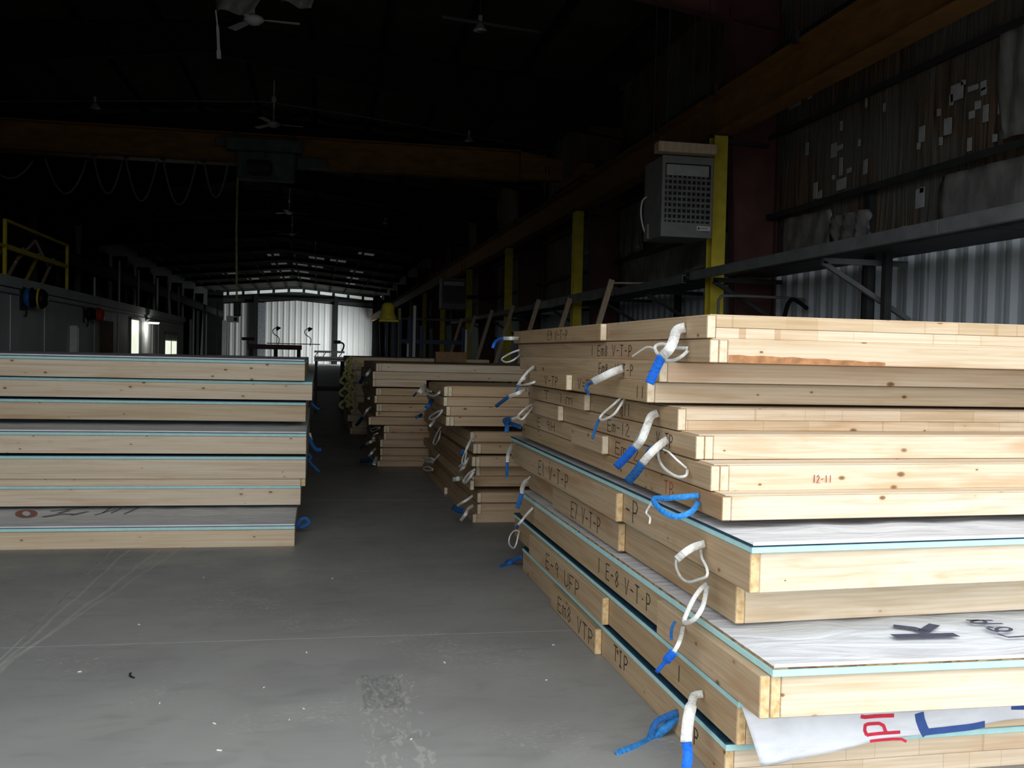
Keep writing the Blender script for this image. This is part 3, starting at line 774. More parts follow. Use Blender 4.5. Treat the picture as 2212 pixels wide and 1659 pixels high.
# ------------------------------------------------------------------ unit heaters
def heater(x0, x1, y, d, z0, z1, lab, near):
    t = thing('unit_heater', lab, 'heater', ((x0 + x1) / 2, y + d / 2, z0), 'unit heaters hung along the right wall')
    W = x1 - x0; HH = z1 - z0
    MB().cbox(x0, x1, y + .02, y + d, z0, z1, .012).build('cabinet', HEAT, t)
    # front bezel with the opening
    a, b = x0 + .06 * W, x1 - .05 * W; c, e = z0 + .18 * HH, z1 - .09 * HH
    m = MB(); m.box(x0, a, y, y + .03, z0, z1).box(b, x1, y, y + .03, z0, z1).box(a, b, y, y + .03, z0, c).box(a, b, y, y + .03, e, z1)
    m.build('front_bezel', HEAT, t)
    MB().box(a, b, y + .012, y + .022, c, e).build('opening_back', BLK, t)
    f = .19 * (e - c) / .73 * .8
    MB().box(a + .02 * W, b - .04 * W, y - .004, y + .02, e - f, e - .02).build('access_plate', SILV, t)
    zs = [c + (e - f - .01 - c) * (q + .5) / 8 for q in range(8)]
    for z in zs:
        MB().box(a, b, y - .012, y + .014, z - .016, z + .016).build('louvre', LOUV, t)
    for q in range(9):
        x = a + (b - a) * (q + .5) / 9.6
        MB().box(x - .011, x + .011, y - .016, y + .02, c, e - f).build('louvre_bar', LOUV, t)
    if near:
        MB().box(x1 - .30 * W, x1 - .03 * W, y - .004, y + .001, z0 + .09 * HH, z0 + .145 * HH).build('name_plate', WHT, t)
        m = MB(); xx = x1 - .28 * W
        m.box(xx + .02, xx + .14, y - .007, y - .004, z0 + .115 * HH, z0 + .122 * HH).box(xx, xx + .02, y - .007, y - .004, z0 + .10 * HH, z0 + .13 * HH)
        m.box(xx + .07, xx + .15, y - .004, y, z0 + .075 * HH, z0 + .08 * HH)
        m.build('plate_lettering', DKST, t)
        MB().tube(smoothpath([(x0 - .01, y + .62, z0 + .62), (x0 - .07, y + .62, z0 + .55), (x0 - .085, y + .62, z0 + .38), (x0 - .05, y + .62, z0 + .2), (x0 - .01, y + .62, z0 + .1)]), .012, 8).build('conduit', WHT, t, True)
        MB().box(x0 - .03, x0, y + .5, y + .6, z0 + .02, z0 + .22).build('junction_box', HEAT, t)
    for xx in (x0 + .08, x1 - .08):
        for yy in (y + .1, y + d - .1):
            MB().bar((xx, yy, z1), (xx, yy, 6.5 if near else 6.5), .012, .012).build('hanger_rod', DKST, t)
    MB().tube([((x0 + x1) / 2, y + d, z0 + .5), ((x0 + x1) / 2 + .2, y + d + .3, z0 + .5), (XR - .2, y + d + .3, z0 + .5)], .07, 10).build('flue_pipe', DKST, t)
    return t


ha = at(1432, 337, 1, 12.9); hb = at(1537, 515, 1, 12.9)
heater(ha.x, hb.x, 12.9, .75, hb.z, at(1485, 338, 1, 12.9).z, 'big grey gas unit heater hanging beside the nearest yellow post', True)
ha2 = at(955, 600, 1, 35.0); hb2 = at(1007, 668, 1, 35.0)
heater(ha2.x, hb2.x, 35.0, .8, hb2.z, ha2.z, 'small-looking far unit heater beside the fourth yellow post', False)
pa = at(1410, 335, 1, 13.0); pb = at(1534, 320, 1, 13.0)
tag(MB().cbox(pa.x, pb.x, 12.75, 12.95, pa.z + .01, pb.z, .006).build('plank', WZ, org=(pa.x, 12.8, pa.z)), 'short tan plank lying above the big unit heater', 'plank')

# ------------------------------------------------------------------ bridge crane
BY = 21.8
br = thing('bridge_crane', 'orange overhead bridge crane girder spanning the hall', 'crane', (-2, BY, 5.4))
m = MB(); zb, zt = 5.41, 6.02
m.box(-9.6, 4.3, BY - .02, BY + .02, zb, zt).box(-9.6, 4.3, BY - .17, BY + .17, zb - .02, zb + .01).box(-9.6, 4.3, BY - .17, BY + .17, zt - .01, zt + .02)
m.hexa([(4.3, BY - .17, zb), (5.25, BY - .17, zb + .02), (5.25, BY + .17, zb + .02), (4.3, BY + .17, zb), (4.3, BY - .17, zt), (5.25, BY - .17, zt - .17), (5.25, BY + .17, zt - .17), (4.3, BY + .17, zt)])
m.build('girder', CRANE, br)
for cx in (5.55, -10.0):
    e = MB().box(cx - .14, cx + .14, BY - 1.3, BY + 1.3, 5.37, 5.62).build('end_truck', CRANE, br)
    for yy in (BY - 1.0, BY + 1.0):
        MB().lathe([(0, .13), (.08, .13)], (cx - .04, yy, 5.46), (1, 0, 0), 16).build('wheel', DKST, e)
for q in range(5):
    MB().box(4.85 + q * .08, 4.87 + q * .08, BY - .20, BY - .17, zb + .15, zb + .3).build('girder_lettering', BLK, br) if q < 2 else None
ht = thing('chain_hoist', 'grey-green electric hoist trolley hanging under the orange girder', 'hoist', (-1.2, BY, 5.1))
MB().cbox(-1.72, -.55, BY - .45, BY - .05, 5.05, 5.62, .03).build('motor_housing', CONG, ht)
MB().cbox(-1.95, -.4, BY - .5, BY - .22, 5.62, 5.88, .02).build('trolley_frame', CONG, ht)
MB().lathe([(0, .16), (.45, .16), (.5, .1)], (-1.5, BY - .6, 5.25), (1, 0, 0), 20).build('drum', DKST, ht)
MB().cbox(-.5, .1, BY - .4, BY - .3, 5.35, 5.55, .01).build('limit_arm', CONG, ht)
MB().cbox(-2.15, -1.7, BY - .4, BY - .3, 5.7, 5.86, .01).build('limit_arm', CONG, ht)
for xx in (-1.75, -.6):
    MB().lathe([(0, .09), (.06, .09)], (xx, BY - .25, 5.93), (0, 1, 0), 14).build('trolley_wheel', DKST, ht)
MB().bar((-1.35, BY - .47, 5.1), (-1.0, BY - .47, 5.85), .04, .02).build('brace', DKST, ht)
pc = thing('pendant_control', 'thin pendant cable with control box hanging from the hoist', 'pendant', (-1.72, BY - .4, 2.2))
MB().tube([(-1.70, BY - .4, 5.12), (-1.71, BY - .4, 4.0), (-1.68, BY - .4, 2.5)], .022, 6).build('cable', YGRN, pc)
MB().cbox(-1.74, -1.60, BY - .46, BY - .34, 2.2, 2.5, .015).build('control_box', BLK, pc)
fc = thing('festoon_cable', 'dark festoon cable hanging in loops below the orange girder', 'cable', (-4, BY, 5.4))
for (ua, ub, vb) in ((-30, 72, 385), (98, 187, 418), (203, 264, 418), (272, 340, 434), (352, 425, 442), (440, 494, 426)):
    a = at(ua, 342, 1, BY - .2); b = at(ub, 346, 1, BY - .2); bt = at((ua + ub) / 2, vb, 1, BY - .2)
    m = MB().tube([a.lerp(b, s) + Vector((0, 0, (bt.z - (a.z + b.z) / 2) * 4 * s * (1 - s))) for s in [q / 14 for q in range(15)]], .02, 6)
    m.build('cable_loop', GREY, fc, True)
    MB().box(a.x - .05, a.x + .05, BY - .22, BY - .16, 5.36, 5.42).build('cable_clamp', DKST, fc)
MB().box(-9.6, -1.9, BY - .22, BY - .18, 5.395, 5.41).build('track', DKST, fc)


# ------------------------------------------------------------------ ceiling fans, lamps, loose insulation
def fan(u, v, y, rod, lab, ang0):
    p = at(u, v, 1, y); t = thing('ceiling_fan', lab, 'fan', tuple(p), 'ceiling fans along the ridge')
    top = roofz(p.x) - .02
    MB().lathe([(-.09, .03), (-.07, .10), (-.02, .16), (.03, .15), (.07, .06)], p, (0, 0, 1), 20).build('motor', WHT, t, True)
    MB().tube([p + Vector((0, 0, .06)), Vector((p.x, p.y, top))], .018, 8).build('rod', WHT, t)
    MB().lathe([(0, .06), (.12, .05)], (p.x, p.y, p.z + rod), (0, 0, 1), 12).build('canopy_cup', WHT, t)
    for q in range(3):
        a = ang0 + q * 2 * pi / 3; d = Vector((cos(a), sin(a), 0))
        m = MB().ribbon([p + d * .12, p + d * .3, p + d * .72], [.05, .13, .15], .006, (.12 * sin(a), -.12 * cos(a), 1))
        m.build('blade', WHT if q else WHT, t)


fan(548, 42, 16.6, .5, 'nearest white ceiling fan at the top of the picture', .05)
fan(591, 268, 25.4, .55, 'second white ceiling fan just above the orange girder', .15)
fan(625, 459, 41.5, .4, 'third small far ceiling fan seen below the hoist', .3)
fan(631, 506, 50.0, .4, 'fourth tiny ceiling fan beyond the third', .9)
for (u, v, y, lab) in ((205, 230, 22, 'dark high-bay lamp left of the fans'), (1013, 302, 22.6, 'dark high-bay lamp above the right end of the girder'), (1037, 62, 15.5, 'small dark high-bay lamp at the top beside the pipe'),
                       (833, 482, 38, 'far high-bay lamp, right of the third fan'), (637, 552, 70, 'tiny far high-bay lamp below the fans')):
    p = at(u, v, 1, y); t = thing('high_bay_lamp', lab, 'lamp', tuple(p), 'unlit high-bay lamps')
    MB().lathe([(0, .03), (.05, .06), (.12, .10), (.13, .11)], p + Vector((0, 0, .1)), (0, 0, -1), 18).build('reflector', SILV, t, True)
    MB().lathe([(0, .03), (.10, .035)], p + Vector((0, 0, .1)), (0, 0, 1), 12).build('ballast', SILV, t)
    MB().bar(p + Vector((0, 0, .2)), (p.x, p.y, roofz(p.x) - .03), .015, .015).build('rod', DKST, t)
# conduit following the roof
pts = [at(u, v, 1, 25.4) for u, v in ((-40, 219), (300, 218), (560, 219), (590, 222), (760, 248), (1000, 290), (1215, 330))]
tag(MB().tube(pts, .014, 6).build('conduit_line', GREY), 'thin pale conduit running across the roof to the second fan', 'conduit')
pts = [at(955, 36, 1, 15.5), at(1165, 69, 1, 15.5)]
tag(MB().tube(pts, .035, 8).build('roof_pipe', DKST), 'short grey pipe near the roof at the top centre', 'pipe')
lx = thing('torn_insulation', 'torn pale roof insulation hanging beside the nearest ceiling fan', 'insulation', (-1.6, 15, 7.2))
for cs in (([(455, -60), (600, -60), (545, 33), (468, 22)]), ([(585, -60), (700, -60), (672, 22), (608, 3)])):
    c = [at(u, v, 1, 15.0) for u, v in cs]; m = MB()
    for i in range(9):
        for j in range(7):
            s, tt = i / 8, j / 6; p = (c[0] * (1 - s) + c[1] * s) * (1 - tt) + (c[3] * (1 - s) + c[2] * s) * tt
            p.y += .08 * sin(s * 8 + tt * 3); m.v.append(tuple(p))
    for i in range(8):
        for j in range(6):
            a = i * 7 + j; m.f.append((a, a + 1, a + 8, a + 7)); m.mi.append(0)
    o = m.build('sheet_flap', PLAS, lx, True); o.modifiers.new('t', 'SOLIDIFY').thickness = .006
pp = [at(u, v, 1, 15.0) for u, v in ((466, 22), (470, 60), (472, 100), (473, 127))]
MB().ribbon(smoothpath(pp), [.02] * 6 + [.04] * 8 + [.06] * 5, .004, (0, -1, 0)).build('dangling_strip', WHT, lx)

# ================================================================== WALL PANELS
FONT = {'E': [[(1, 0), (0, 0), (0, 1), (1, 1)], [(0, .52), (.8, .52)]], 'm': [[(0, 0), (0, .7), (.3, .7), (.5, .55), (.5, 0)], [(.5, .55), (.7, .7), (1, .65), (1, 0)]],
        'V': [[(0, 1), (.45, 0), (1, 1)]], 'T': [[(0, 1), (1, 1)], [(.5, 1), (.5, 0)]], 'P': [[(.1, 0), (.1, 1), (.7, .95), (1, .75), (.7, .5), (.15, .45)]],
        '-': [[(.15, .5), (.85, .5)]], '.': [[(.4, .45), (.6, .5)]], '1': [[(.5, 0), (.5, 1)]], '2': [[(0, .8), (.5, 1), (.9, .75), (0, 0), (1, 0)]], '8': [[(.5, .5), (.1, .75), (.5, 1), (.9, .75), (.5, .5), (.05, .25), (.5, 0), (.95, .25), (.5, .5)]],
        '9': [[(.9, .7), (.5, .5), (.1, .75), (.5, 1), (.9, .75), (.8, 0)]], 'U': [[(0, 1), (0, .2), (.5, 0), (1, .2), (1, 1)]], 'F': [[(0, 0), (0, 1), (1, 1)], [(0, .5), (.7, .5)]],
        '7': [[(0, 1), (1, 1), (.4, 0)]], 'H': [[(0, 0), (0, 1)], [(1, 0), (1, 1)], [(0, .5), (1, .5)]], '0': [[(.5, 0), (0, .5), (.5, 1), (1, .5), (.5, 0)]], ' ': [], 'I': [[(.5, 0), (.5, 1)], [(.2, 1), (.8, 1)], [(.2, 0), (.8, 0)]], '=': [[(.1, .35), (.9, .35)], [(.1, .65), (.9, .65)]]}


def writing(text, x, ya, yb, z0, h, parent, mt=MARK, drop=0.0, axis='y', thick=.006):
    """hand lettering on the face x = const, running from y = ya to yb (or on y = const along x)"""
    m = MB(); n = len(text); cw = (yb - ya) / n
    for i, ch in enumerate(text):
        for st in FONT.get(ch, []):
            pts = []
            for (a, b) in st:
                q = ya + cw * (i + .12 + .70 * a); z = z0 + h * (b if ch not in 'm' else b) + drop * i / n
                pts.append((x, q, z) if axis == 'y' else (q, x, z))
            m.ribbon([Vector(p) + Vector((0, random.uniform(-.001, .001), random.uniform(-.002, .002))) for p in pts], thick, .0012, (-1, 0, 0) if axis == 'y' else (0, -1, 0))
    return m.build('marker_writing', mt, parent)


def bnail(m, x, y, z): m.lathe([(0, .004), (.001, .004)], (x, y, z), (0, -1, 0), 6)


def panel(label, group, x0, x1, y0, y1, z0, h, s=.0, double=False, outer=(), outer_full=False, foam=None, memb=False, osb=None, wrap=None, split=False, far_only=False, sheath=True, fdx=0.0, WX=WX):
    """one framed wall panel lying flat; the long side plates run along y, the end plate along x at the front"""
    p = thing('wall_panel', label, 'wall panel', (x0, y0, z0), group)
    W = .038; z1 = z0 + h; jx = .0; g = .0015; EG = EP if h < .12 else globals()['EG']
    a = x0 + (W if outer_full else 0)
    if outer_full:
        MB().cbox(x0, x0 + W - g, y0, y0 + outer_full, z0, z1, .003, 1).build('outer_plate', (WY, EG), p)
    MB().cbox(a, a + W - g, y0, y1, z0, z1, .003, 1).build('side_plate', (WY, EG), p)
    b = a + W
    if double:
        MB().cbox(b, b + W - g, y0 + .002, y1, z0, z1, .003, 1).build('side_plate', (WY, EG), p); b += W
    ys = y0 + s * (b - x0)
    if split:
        zm = z0 + h * .47
        MB().cbox(b, x1, ys, ys + W, z0, zm - .0006, .002, shear=s).build('end_plate', WF, p)
        MB().cbox(b, x1, ys + .001, ys + W, zm + .0006, z1, .002, shear=s).build('end_plate', WF, p)
    else:
        MB().cbox(b, x1, ys, ys + W, z0, z1, .003, shear=s).build('end_plate', WX, p)
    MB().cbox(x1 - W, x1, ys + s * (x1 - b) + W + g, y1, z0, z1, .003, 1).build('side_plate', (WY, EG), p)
    MB().cbox(b, x1 - W - g, y1 - W, y1, z0, z1, .003).build('end_plate', WX, p)
    for (oa, ob_) in outer:
        MB().cbox(x0 - W, x0 - g, oa, ob_, z0 + .001, z1, .004, 1).build('outer_plate', (WY, EG), p)
    zz = z1
    if foam:
        t = foam if isinstance(foam, float) else .023
        fy = y0 - (.02 if not far_only else -.9)
        MB().cbox(a - .004 + fdx, x1, fy, y1 + .01, zz + .001, zz + t, .002, shear=s).build('foam_board', FOAM, p); zz += t
    if osb:
        MB().cbox(a + fdx, x1 - .004, y0 - .018, y1, zz + .0005, zz + .011, .001, shear=s).build('sheathing_board', OSB, p); zz += .011
    if memb:
        MB().cbox(a - .007 + fdx, x1 - .003, y0 - (.017 if not far_only else -.9), y1 + .004, zz + .0005, zz + .009, .002, shear=s).build('membrane_edge', MEMB, p); zz += .009
    if not foam and sheath:
        MB().cbox(a + .02, x1 - .02, y0 + .02, y1 - .02, zz + .0002, zz + .0045, .001, shear=s).build('sheathing_board', WX, p)
    if wrap:
        m = MB(); nx, ny = 26, 34; xa, xb, ya, yb = a - .003 + fdx, x1 - .002, y0 - .022, y1
        for i in range(nx + 1):
            for j in range(ny + 1):
                u, v = i / nx, (j / ny) ** 1.8; xx = xa + (xb - xa) * u; yy = ya + (yb - ya) * v + s * (xx - x0)
                k = min(1, 6 * u) * min(1, 6 * v + .25)
                zzz = zz + .0015 + wrap * k * (.5 + .5 * sin(3.1 * xx + 9 * yy + 2 * sin(4 * xx))) * (.6 + .4 * sin(17 * xx - 5 * yy))
                m.v.append((xx, yy, max(zzz, zz + .001)))
        for i in range(nx):
            for j in range(ny):
                q = i * (ny + 1) + j; m.f.append((q, q + 1, q + ny + 2, q + ny + 1)); m.mi.append(0)
        m.build('wrap_sheet', WRAP, p, True)
        MB().cbox(xa, xb, y0 - .026, y0 - .0225, zz - .002, zz + .010, .001, shear=s).build('wrap_lip', WRAP, p)
    return p


# ---- stack A, the tall right-hand stack
GA = 'timber wall panels in the tall right-hand stack'
oy = lambda u: at(u, 900, 0, 1.432).y
nth = ['topmost', 'second', 'third', 'fourth', 'fifth', 'sixth', 'seventh', 'eighth', 'ninth', 'tenth', 'eleventh', 'twelfth', 'thirteenth', 'fourteenth']
A = [dict(x0=1.47, y0=3.632, z0=1.629, h=.089, split=True, y1=7.32, outer=((oy(1292), 7.32),), s=.03),
     dict(x0=1.47, y0=3.598, z0=1.535, h=.089, double=True, y1=7.32, s=.03),
     dict(x0=1.40, y0=3.965, z0=1.447, h=.084, y1=6.9, s=.03),
     dict(x0=1.38, y0=4.06, z0=1.356, h=.087, y1=6.5, outer=((at(1221, 900, 0, 1.342).y, 6.5),), s=.03),
     dict(x0=1.47, y0=3.922, z0=1.248, h=.091, split=True, y1=6.75, outer=((oy(1261), 6.75),), s=.06),
     dict(x0=1.47, y0=3.712, z0=1.150, h=.093, double=True, y1=6.9, outer=((oy(1205), oy(1150)),), s=.06),
     dict(x0=1.47, y0=3.552, z0=1.046, h=.097, double=True, y1=7.0, outer=((oy(1302), oy(1235)),), s=.06),
     dict(x0=1.47, y0=3.436, z0=.953, h=.089, y1=7.1, s=.06),
     dict(x0=1.47, y0=3.181, z0=.745, h=.141, y1=7.5, outer=((oy(1336), 7.2),), foam=.022, memb=True, wrap=.014, s=.075),
     dict(x0=1.53, y0=3.425, z0=.571, h=.141, y1=7.1, outer=((oy(1318), 6.2),), foam=.022, far_only=True, s=.06),
     dict(x0=1.432, y0=2.997, z0=.377, h=.142, y1=7.1, outer_full=at(1431, 900, 0, 1.432).y - 2.997, foam=.025, osb=True, wrap=.012, s=.0, fdx=0),
     dict(x0=1.47, y0=3.252, z0=.187, h=.140, y1=7.3, outer=((oy(1312), 6.6),), foam=.023, memb=True, s=.03),
     dict(x0=1.47, y0=3.345, z0=0, h=.136, split=True, y1=6.97, outer=((oy(1298), oy(1199)),), foam=.024, memb=True, s=.02)]
lookA = ['board split along its middle', 'two end grains side by side and an orange bark streak', 'front set back and shaded', 'pale end grain at its near corner, front set farthest back', 'front edge joined of two strips', 'two rounded end grains at its corner',
         'two orange-grained ends at its corner', 'chipped end grain, resting on white wrap', 'wide boards, navy and aqua edge, wrap on top', 'wide boards shaded by the one above', 'widest overhang, brown strand board edge, wrap printed K', 'white printed wrap drooping over its front', 'lying on the floor']
PA = []
for i, d in enumerate(A):
    dd = dict(d); lab = ('lowest panel of the tall right-hand stack, ' if i == 12 else nth[i] + ' panel of the tall right-hand stack, ') + lookA[i]
    PA.append(panel(lab, GA, x1=4.15 + .03 * ((i * 7) % 3), **dd))
# orange bark streak on panel 2's end plate
m = MB(); pa_ = at(1578, 772, 1, 3.6); 
prev = []
for i in range(16):
    x = 1.548 + i * .045; top = 1.548 + .018 * (1 - (i / 16) ** 1.5) + .002 * sin(i * 2.3)
    yf = 3.598 + .03 * (x - 1.47) - .0012
    m.v.append((x, yf, 1.536)); m.v.append((x, yf, top))
for i in range(15): m.f.append((2 * i, 2 * i + 2, 2 * i + 3, 2 * i + 1)); m.mi.append(0)
BARK = mat('bark_strip', (.40, .19, .085), .9, build=noisy(30, 4, .3))
o = m.build('bark_edge', BARK, PA[1]); o['label'] = 'orange bark streak'; o.modifiers.new('t', 'SOLIDIFY').thickness = .0012


def sidewrite(i, text, ua, ub, frac=(.18, .8), mt=MARK, outerface=False, drop=0.0):
    d = A[i]; X = d['x0'] + (.038 if i == 10 else 0) - (.038 if outerface else 0) - .0012
    v = 900
    ya = at(ua, v, 0, X).y; yb = at(ub, v, 0, X).y
    writing(text, X, ya, yb, d['z0'] + d['h'] * frac[0], d['h'] * (frac[1] - frac[0]), PA[i], mt, drop, thick=.0045 if d['h'] < .1 else .0065)


sidewrite(0, 'E9 V-T-P', 1178, 1222, outerface=True)
sidewrite(1, '1 Em8 V-T-P', 1272, 1362)
sidewrite(2, 'Em8  V-T-P', 1290, 1366)
sidewrite(3, 'V-TP', 1174, 1204, outerface=True); sidewrite(3, 'V=F', 1246, 1272); sidewrite(3, '11', 1370, 1392)
sidewrite(4, 'T 1m', 1172, 1238, outerface=True); sidewrite(4, 'm11', 1338, 1362)
sidewrite(5, 'Em-12', 1312, 1362); sidewrite(5, 'V-TP', 1418, 1456)
sidewrite(6, 'E 9H', 1160, 1200); sidewrite(6, 'Em-2', 1330, 1384)
sidewrite(7, 'TP', 1438, 1460, mt=REDM)
sidewrite(8, 'E1 V-T-P', 1165, 1232, outerface=True); sidewrite(8, '-P', 1354, 1386, (.15, .9))
sidewrite(9, 'E7 V-T-P', 1238, 1304, outerface=True)
sidewrite(10, '1 E-8 V-T.P', 1298, 1418, (.22, .78))
sidewrite(11, 'E-9 UFP', 1186, 1262, outerface=True); sidewrite(11, '1', 1478, 1488, (.3, .75))
sidewrite(12, 'Em8 VTP', 1214, 1294, outerface=True); sidewrite(12, 'TIP', 1338, 1372, (.3, .85)); sidewrite(12, 'TP', 1505, 1530, (.3, .8))
# small inked number on the front of the shaded panel gap
writing('12-11', 3.552 + .06 * .43 - .0035, 1.90, 1.985, 1.075, .03, PA[6], REDM, axis='x', thick=.003)


# printed wrap: marks lie flat on the wrap of panel 11
def strokes(lines, ax, val, w, mt, parent, face, name='printed_letter', yfun=None):
    for ln in lines:
        wd = w
        pts = [at(u, v, ax, val) for u, v in ln]
        if yfun:
            dn = []
            for a, b in zip(pts, pts[1:]): dn += [a.lerp(b, k / 6) for k in range(6)]
            dn.append(pts[-1]); pts = [Vector((q.x, yfun(q.x, q.z) - .0025, q.z)) for q in dn]
        MB().ribbon(pts, wd, .001, face).build(name, mt, parent)


Z11 = .377 + .142 + .025 + .011 + .0150
def px(o, s, L): return [[(o[0] + a / s, o[1] + b / s) for a, b in l] for l in L]
ring = lambda cx, cy, rx, ry, n=14, a0=0, a1=2 * pi: [(cx + rx * cos(a0 + (a1 - a0) * k / n), cy + ry * sin(a0 + (a1 - a0) * k / n)) for k in range(n + 1)]
strokes(px((1800, 1300), 4.62, [[(600, 342), (1230, 328)]]), 2, Z11, .045, INKD, PA[10], (0, 0, 1))
strokes(px((1800, 1300), 4.62, [[(930, 300), (800, 262), (600, 240)], [(900, 298), (1010, 226)]]), 2, Z11, .04, INKD, PA[10], (0, 0, 1))
strokes(px((1800, 1300), 4.62, [[(1645, 322), (1745, 353), (1920, 343)]]), 2, Z11, .014, INKD, PA[10], (0, 0, 1))
strokes(px((1800, 1300), 4.62, [ring(1700, 274, 75, 20), [(1530, 258), (1580, 282), (1650, 300)], [(1540, 248), (1600, 262)]]), 2, Z11, .014, INKD, PA[10], (0, 0, 1))
strokes(px((1800, 1300), 4.62, [[(1500, 220), (1690, 217)], ring(1450, 200, 70, 17), [(1330, 184), (1590, 186)]]), 2, Z11, .014, INKD, PA[10], (0, 0, 1))

# drooping printed wrap over the front of the twelfth panel
dy = lambda x, z: 3.205 + .045 * (z - .2) + .006 * sin(9 * x + 14 * z) + .005 * sin(23 * x) + .02 * (x - 1.5)
top = [(1600, 1524), (1640, 1540), (1700, 1545), (1900, 1537), (2100, 1530), (2330, 1520)]
bot = [(1640, 1652), (1680, 1645), (1745, 1632), (1850, 1612), (1935, 1594), (2020, 1584), (2120, 1567), (2330, 1545)]
def interp(L, t):
    x = t * (len(L) - 1); i = min(int(x), len(L) - 2); f = x - i
    return (L[i][0] * (1 - f) + L[i + 1][0] * f, L[i][1] * (1 - f) + L[i + 1][1] * f)
m = MB(); nu, nv = 60, 10
for i in range(nu + 1):
    ut = 1600 + (2330 - 1600) * i / nu; ub = 1640 + (2330 - 1640) * i / nu
    def yv(L, u):
        for a, b in zip(L, L[1:]):
            if a[0] <= u <= b[0]: return a[1] + (b[1] - a[1]) * (u - a[0]) / (b[0] - a[0])
        return L[-1][1]
    vt = yv(top, ut); vb = yv(bot, ub)
    for j in range(nv + 1):
        t = j / nv; u = ut + (ub - ut) * t; v = vt + (vb - vt) * t
        p = at(u, v, 1, 3.215); p.y = dy(p.x, p.z); m.v.append(tuple(p))
for i in range(nu):
    for j in range(nv):
        a = i * (nv + 1) + j; m.f.append((a, a + 1, a + nv + 2, a + nv + 1)); m.mi.append(0)
o = m.build('wrap_droop', WRAP, PA[11], True); o.modifiers.new('t', 'SOLIDIFY').thickness = .0008
S3 = 4.62
strokes(px((1800, 1300), S3, [[(285, 1150), (330, 1158), (605, 1133)]]), 1, 3.215, .014, INKR, PA[11], (0, -1, 0), yfun=dy)
strokes(px((1800, 1300), S3, [[(345, 1338), (665, 1298)], [(345, 1338), (325, 1290), (330, 1240), (360, 1228), (470, 1220), (510, 1240), (535, 1310)]]), 1, 3.215, .012, INKR, PA[11], (0, -1, 0), yfun=dy)
strokes(px((1800, 1300), S3, [[(380, 1400), (600, 1372), (680, 1368), (725, 1392)]]), 1, 3.215, .010, INKR, PA[11], (0, -1, 0), yfun=dy)
strokes(px((1800, 1300), S3, [[(850, 1105), (860, 1170), (890, 1250), (930, 1325)]]), 1, 3.215, .036, INKB, PA[11], (0, -1, 0), yfun=dy)
strokes(px((1800, 1300), S3, [[(915, 1300), (1100, 1285), (1350, 1250), (1520, 1225)]]), 1, 3.215, .024, INKB, PA[11], (0, -1, 0), yfun=dy)
strokes(px((1800, 1300), S3, [[(1820, 1072), (1960, 1066)]]), 1, 3.215, .02, INKB, PA[11], (0, -1, 0), yfun=dy)

# ---- stack L, the left stack
GL = 'timber wall panels in the left stack'
L_ = [(at(658, 823, 2, 1.262), 1.262, .15), (at(674, 865, 2, 1.082), 1.082, .145), (at(660, 911, 2, .885), .885, .15), (at(661, 981, 2, .655), .655, .15), (at(660, 1034, 2, .44), .44, .165), (at(649, 1090.6, 2, .205), .205, .145), (at(636, 1180, 2, .0), .0, .138)]
lookL = ['white wrap on top, navy and aqua edge', 'upper half shaded, set to the right', 'two-tone grain with brown streak along the bottom', 'aqua edge and navy line, knotty pale board', 'reddish streaked board with a recessed strip below', 'board with yellow blotches above the printed wrap', 'lying on the floor, wrap with faded print']
PL = []
for i, (p, z, h) in enumerate(L_):
    kw = dict(foam=.024, memb=(i not in (1, 5)), wrap=(.008 if i in (0, 3, 6) else None), s=.0)
    if i == 4: z0 = z - .0
    lab = (nth[i] if i < 6 else 'lowest') + ' panel of the left stack, ' + lookL[i]
    pnl = panel(lab, GL, x0=-4.7, x1=p.x, y0=p.y, y1=p.y + 3.7, z0=z, h=h, **kw)
    PL.append(pnl)
print('L', [tuple(round(c, 2) for c in p) for p, z, h in L_])
pz = L_[4][0]
MB().cbox(-4.7, pz.x - .04, pz.y + .03, pz.y + .06, .375, .438, .003).build('recessed_strip', WX, PL[4])
MB().cbox(pz.x - .038, pz.x, pz.y, pz.y + 3.6, .375, .438, .003, 1).build('side_plate', (WY, EG), PL[4])
ZL = .138 + .024 + .009 + .008
strokes([ring(57, 1109, 17, 7)], 2, ZL, .05, mat('faded_red_print', (.35, .14, .09), .7, build=noisy(20, 2, .1)), PL[6], (0, 0, 1))
FP = mat('faded_grey_print', (.20, .19, .19), .7, build=noisy(20, 2, .1))
strokes([[(92, 1116), (130, 1110), (158, 1110)], [(110, 1104), (190, 1096)], [(128, 1108), (150, 1102)], [(155, 1112), (190, 1105)]], 2, ZL, .035, FP, PL[6], (0, 0, 1))
strokes([[(205, 1112), (250, 1100)], [(222, 1108), (240, 1096)], [(240, 1108), (262, 1098)], [(268, 1110), (300, 1096)]], 2, ZL, .016, FP, PL[6], (0, 0, 1))

